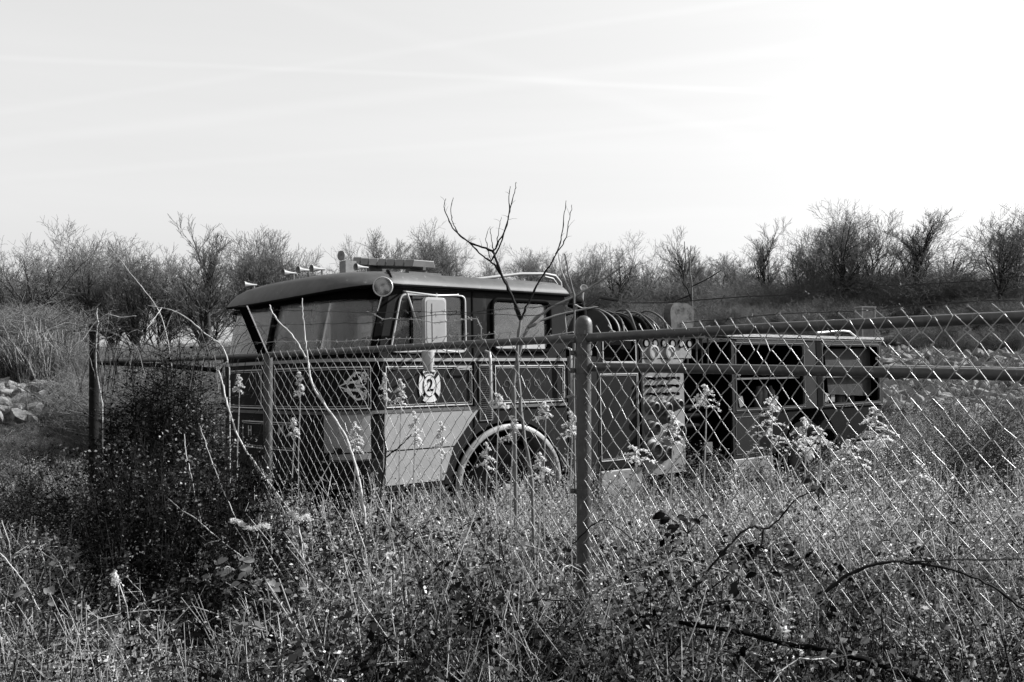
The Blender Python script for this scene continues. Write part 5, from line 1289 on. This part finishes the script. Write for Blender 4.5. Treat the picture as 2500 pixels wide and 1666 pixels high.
def near(px, y):
    u_ = random.random(); s = random.uniform(.7, 1.25)
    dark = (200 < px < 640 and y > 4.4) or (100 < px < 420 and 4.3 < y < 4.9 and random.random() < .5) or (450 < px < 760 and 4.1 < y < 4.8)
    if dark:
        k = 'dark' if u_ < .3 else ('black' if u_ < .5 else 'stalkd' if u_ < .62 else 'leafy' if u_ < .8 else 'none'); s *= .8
    elif px > 1300 and y < 4.1 and u_ < .42:
        k = 'dark' if u_ < .26 else 'bramble' if u_ < .34 else 'black'
    elif px > 1480 and y > 3.7:
        k = 'leafy' if u_ < .3 else 'pale' if u_ < .6 else 'grass' if u_ < .9 else 'stalk'
    else:
        k = 'leafy' if u_ < .40 else 'pale' if u_ < .50 else 'dark' if u_ < .76 else 'grass' if u_ < .88 else 'stalk' if u_ < .95 else 'stalkd'
    if 950 < px < 1440 and y > 5 and k in ('stalk', 'stalkd'): s *= .75
    if random.random() < .07: k = 'bramble'
    return k, s, (1 if k not in ('stalk', 'stalkd') else .75) * (.55 if k == 'black' and px > 900 else 1)
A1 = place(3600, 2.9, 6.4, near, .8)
def mid(px, y):
    u_ = random.random(); s = random.uniform(.75, 1.2)
    if px < 640: s *= .85
    if px < 200: k = 'grass' if u_ < .4 else 'stalkd' if u_ < .65 else 'pale'
    elif px < 640: k = 'black' if u_ < .35 else 'dark' if u_ < .7 else 'stalkd' if u_ < .88 else 'leafy'
    elif px < 1450: k = 'stalk' if u_ < .5 else 'stalkd' if u_ < .62 else 'leafy' if u_ < .8 else 'grass' if u_ < .9 else 'pale'
    else: k = 'stalk' if u_ < .25 else 'pale' if u_ < .5 else 'grass' if u_ < .8 else 'leafy'
    if 640 < px < 1440: s *= .82
    if random.random() < .05: k = 'bramble'
    return k, s, (1.0 if px < 1450 else .86)
A2 = place(1900, 5.6, 9.5, mid)
A3 = place(4200, 9, 24, lambda px, y: (random.choice(['stalk', 'grass', 'grass', 'pale', 'leafy', 'stalkd']), random.uniform(1.0, 1.6), .28 if px < 400 else .38 if px < 900 else .6), .8)
for _ in range(75):
    px = random.uniform(270, 520); y = random.uniform(5.2, 7.2); x = (px - CX) / FPX * y
    A2[0].append((x, y, float(terr(x, y)) - .01)); A2[1].append((random.gauss(0, .08), random.gauss(-.05, .1), random.gauss(0, .3))); sc_ = random.uniform(.8, 1.15); A2[2].append((sc_, sc_, sc_ * 1.2)); A2[3].append(random.choice(W_['black'] + W_['stalkd']))
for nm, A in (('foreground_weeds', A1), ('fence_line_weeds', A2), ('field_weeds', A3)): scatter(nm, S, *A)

# twiggy thicket and dry grass below the trees
T = []
for k in range(4):
    P0, P1, R0, R1 = [], [], [], []
    for i in range(34):
        a = random.uniform(0, 6.28); b = np.array([random.gauss(0, .5), random.gauss(0, .5), -.1]); pr = b; ln = random.uniform(1.4, 2.9); ld = np.array([math.cos(a), math.sin(a), 0]) * random.uniform(.1, .8)
        for s in range(1, 7):
            v = s / 6; q = b + ld * ln * v ** 1.5 + np.array([0, 0, ln * (v - .2 * v * v)]) + rng.normal(size=3) * .05; P0.append(pr); P1.append(q); R0.append(.018 * (1.1 - v)); R1.append(.018 * (1.05 - v)); 
            for t_ in range(4):
                e = q + np.array([random.gauss(0, .35), random.gauss(0, .35), random.uniform(.05, .5)]); P0.append(q); P1.append(e); R0.append(.007); R1.append(.005)
                for _ in range(2):
                    e2 = e + np.array([random.gauss(0, .25), random.gauss(0, .25), random.uniform(0, .35)]); P0.append(e); P1.append(e2); R0.append(.005); R1.append(.004)
            pr = q
    V, F = seg_tubes(P0, P1, R0, R1, 3); T.append(src('thicket', [(V, F, 0)], [M['twig']]))
for k in range(2):
    V, F = blades(420, .5, .5, 1.4, .006, .5); T.append(src('tall_grass', [(V, F, 0)], [mat('far_dry_grass%d' % k, .22, .8, .4, 3, kind='island')]))
for i, o in enumerate(T): o.name = 'thicket_%02d' % i
P, Rt, Sc, I = [], [], [], []
def addT(x, y, i, s, sz=1):
    P.append((x, y, float(terr(x, y)))); Rt.append((0, 0, random.uniform(0, 6.28))); Sc.append((s, s, s * sz)); I.append(i)
for _ in range(430):
    y = random.uniform(36, 60); px = random.uniform(-60, 2560); x = (px - CX) / FPX * y
    addT(x, y, random.randint(0, 3), random.uniform(.35, .75) * (.9 if px < 900 else .75))
for _ in range(420):
    y = random.uniform(44, 62); px = random.uniform(700, 2560); addT((px - CX) / FPX * y, y, random.randint(0, 3), random.uniform(.45, 1.05))
for _ in range(150):                                          # left thicket, nearer
    px = random.uniform(230, 560); y = random.uniform(15, 30); addT((px - CX) / FPX * y, y, random.randint(0, 3), random.uniform(.3, .6))
for _ in range(60):
    px = random.uniform(-60, 60); y = random.uniform(30, 36); addT((px - CX) / FPX * y, y, random.randint(0, 3), random.uniform(.9, 1.2))
scatter('thicket', T, P, Rt, Sc, I)
P, Rt, Sc, I = [], [], [], []
for _ in range(1500):
    y = random.uniform(23, 50); px = random.uniform(-60, 2560); addT((px - CX) / FPX * y, y, 4 + random.randint(0, 1), random.uniform(.4, .75), .5)
for _ in range(120):
    px = random.uniform(-40, 165); y = random.uniform(26, 32); addT((px - CX) / FPX * y, y, 4 + random.randint(0, 1), random.uniform(1.1, 1.7))
scatter('dry_grass', T, P, Rt, Sc, I)

# ------------------------------------------------------------------ rocks
def rock_mesh(seed):
    r = np.random.default_rng(seed); bm = bmesh.new()
    for _ in range(16):
        v = Vector(r.normal(size=3)).normalized() * r.uniform(.36, .56); bm.verts.new((v.x, v.y, v.z * .6))
    h = bmesh.ops.convex_hull(bm, input=bm.verts); bmesh.ops.delete(bm, geom=[g for g in h['geom_interior'] if isinstance(g, bmesh.types.BMVert)], context='VERTS')
    bmesh.ops.bevel(bm, geom=list(bm.edges), offset=.02, segments=1, affect='EDGES')
    bmesh.ops.triangulate(bm, faces=bm.faces); bmesh.ops.subdivide_edges(bm, edges=bm.edges, cuts=2, use_grid_fill=True)
    for v in bm.verts: v.co += Vector(r.normal(size=3)) * .006
    me = bpy.data.meshes.new('rock'); bm.to_mesh(me); bm.free(); me.materials.append(M['rock']); return me
RM = [rock_mesh(s) for s in range(6)]
RL = [(330, 1020, 24.5, 1.0, 'pale rock peeping between the dark shrub stems'), (20, 985, 27, 1.7, 'broad flat rock at the left edge of the rock pile'), (75, 975, 27, 1.3, 'sunlit rounded rock at the top of the left pile'), (125, 962, 28, 1.2, 'small pale capstone on the crest of the left pile'), (185, 972, 27, 1.0, 'pale block beside the capstone'), (95, 1000, 25, 1.9, 'large dark slab across the middle of the left pile'), (10, 1030, 23, 1.3, 'bright rock low at the left edge'), (50, 1020, 24, 1.3, 'grey wedge-shaped rock in the left pile'), (120, 1032, 23, 1.2, 'pale rock at the foot of the dark slab'),
      (175, 1000, 25, 1.2, 'leaning grey slab near the right of the pile'), (215, 985, 26, 1.0, 'rounded rock beside the far left post'), (160, 1050, 22, 1.0, 'pale cracked rock at the lower edge of the pile'), (255, 1000, 25, .9, 'pale rock seen just right of the far left post'), (290, 1015, 25, .9, 'small pale rock under the dark shrub')]
for i, (px, py, d, s, lab) in enumerate(RL):
    p = at(px, py, d); o = bpy.data.objects.new('rock', RM[i % 6]); COL.objects.link(o); o.location = (p.x, p.y, max(p.z, gz(p) + .05)); s *= .72; o.scale = (s * 1.25, s, s); o.rotation_euler = (random.uniform(-.2, .2), random.uniform(-.2, .2), random.uniform(0, 6)); tag(o, lab, 'rock', 'rocks of the left pile')
# heap of soil and rubble that carries them, and the riprap bank on the right, too many to count
RO = [bpy.data.objects.new('riprap_%02d' % i, m_) for i, m_ in enumerate(RM)]
P, Rt, Sc, I = [], [], [], []
for _ in range(420):
    px = random.uniform(-80, 400); d = random.uniform(22, 28.5); x = (px - CX) / FPX * d; f = 1 - abs(px - 110) / 260; z = float(terr(x, d)) + random.uniform(-.1, .35) * max(f, .2) + (d - 22) * .05
    P.append((x, d, z)); s = random.uniform(.25, .7); Rt.append(tuple(rng.uniform(0, 6.28, 3))); Sc.append((s, s, s)); I.append(random.randint(0, 5))
for _ in range(1300):
    px = random.uniform(2120, 2700); d = random.uniform(27, 36); x = (px - CX) / FPX * d; P.append((x, d, float(terr(x, d)) + .03)); s = random.uniform(.25, .9); Rt.append(tuple(rng.uniform(0, 6.28, 3))); Sc.append((s, s, s)); I.append(random.randint(0, 5))
scatter('riprap', RO, P, Rt, Sc, I)

# pale crate on the bank
c = at(2112, 762, 38); root = empty('wooden_crate', (c.x, c.y, c.z - .25), (0, 0, R(15))); tag(root, 'small pale wooden crate up on the bank above the fire engine lockers', 'crate')
gzc = float(terr(c.x, c.y)) - (c.z - .25)
mb = MB(); mb.bx((-.3, -.2, gzc), (.3, .2, .42)); mb.build('box', M['wood'], root, bevel=.01)
for x in (-.3, .28):
    mb = MB(); mb.bx((x, -.23, gzc), (x + .05, -.201, .46)); mb.build('batten', M['trim'], root)
mb = MB(); mb.bx((-.34, -.25, .42), (.35, .24, .46)); mb.build('lid', M['trim'], root)
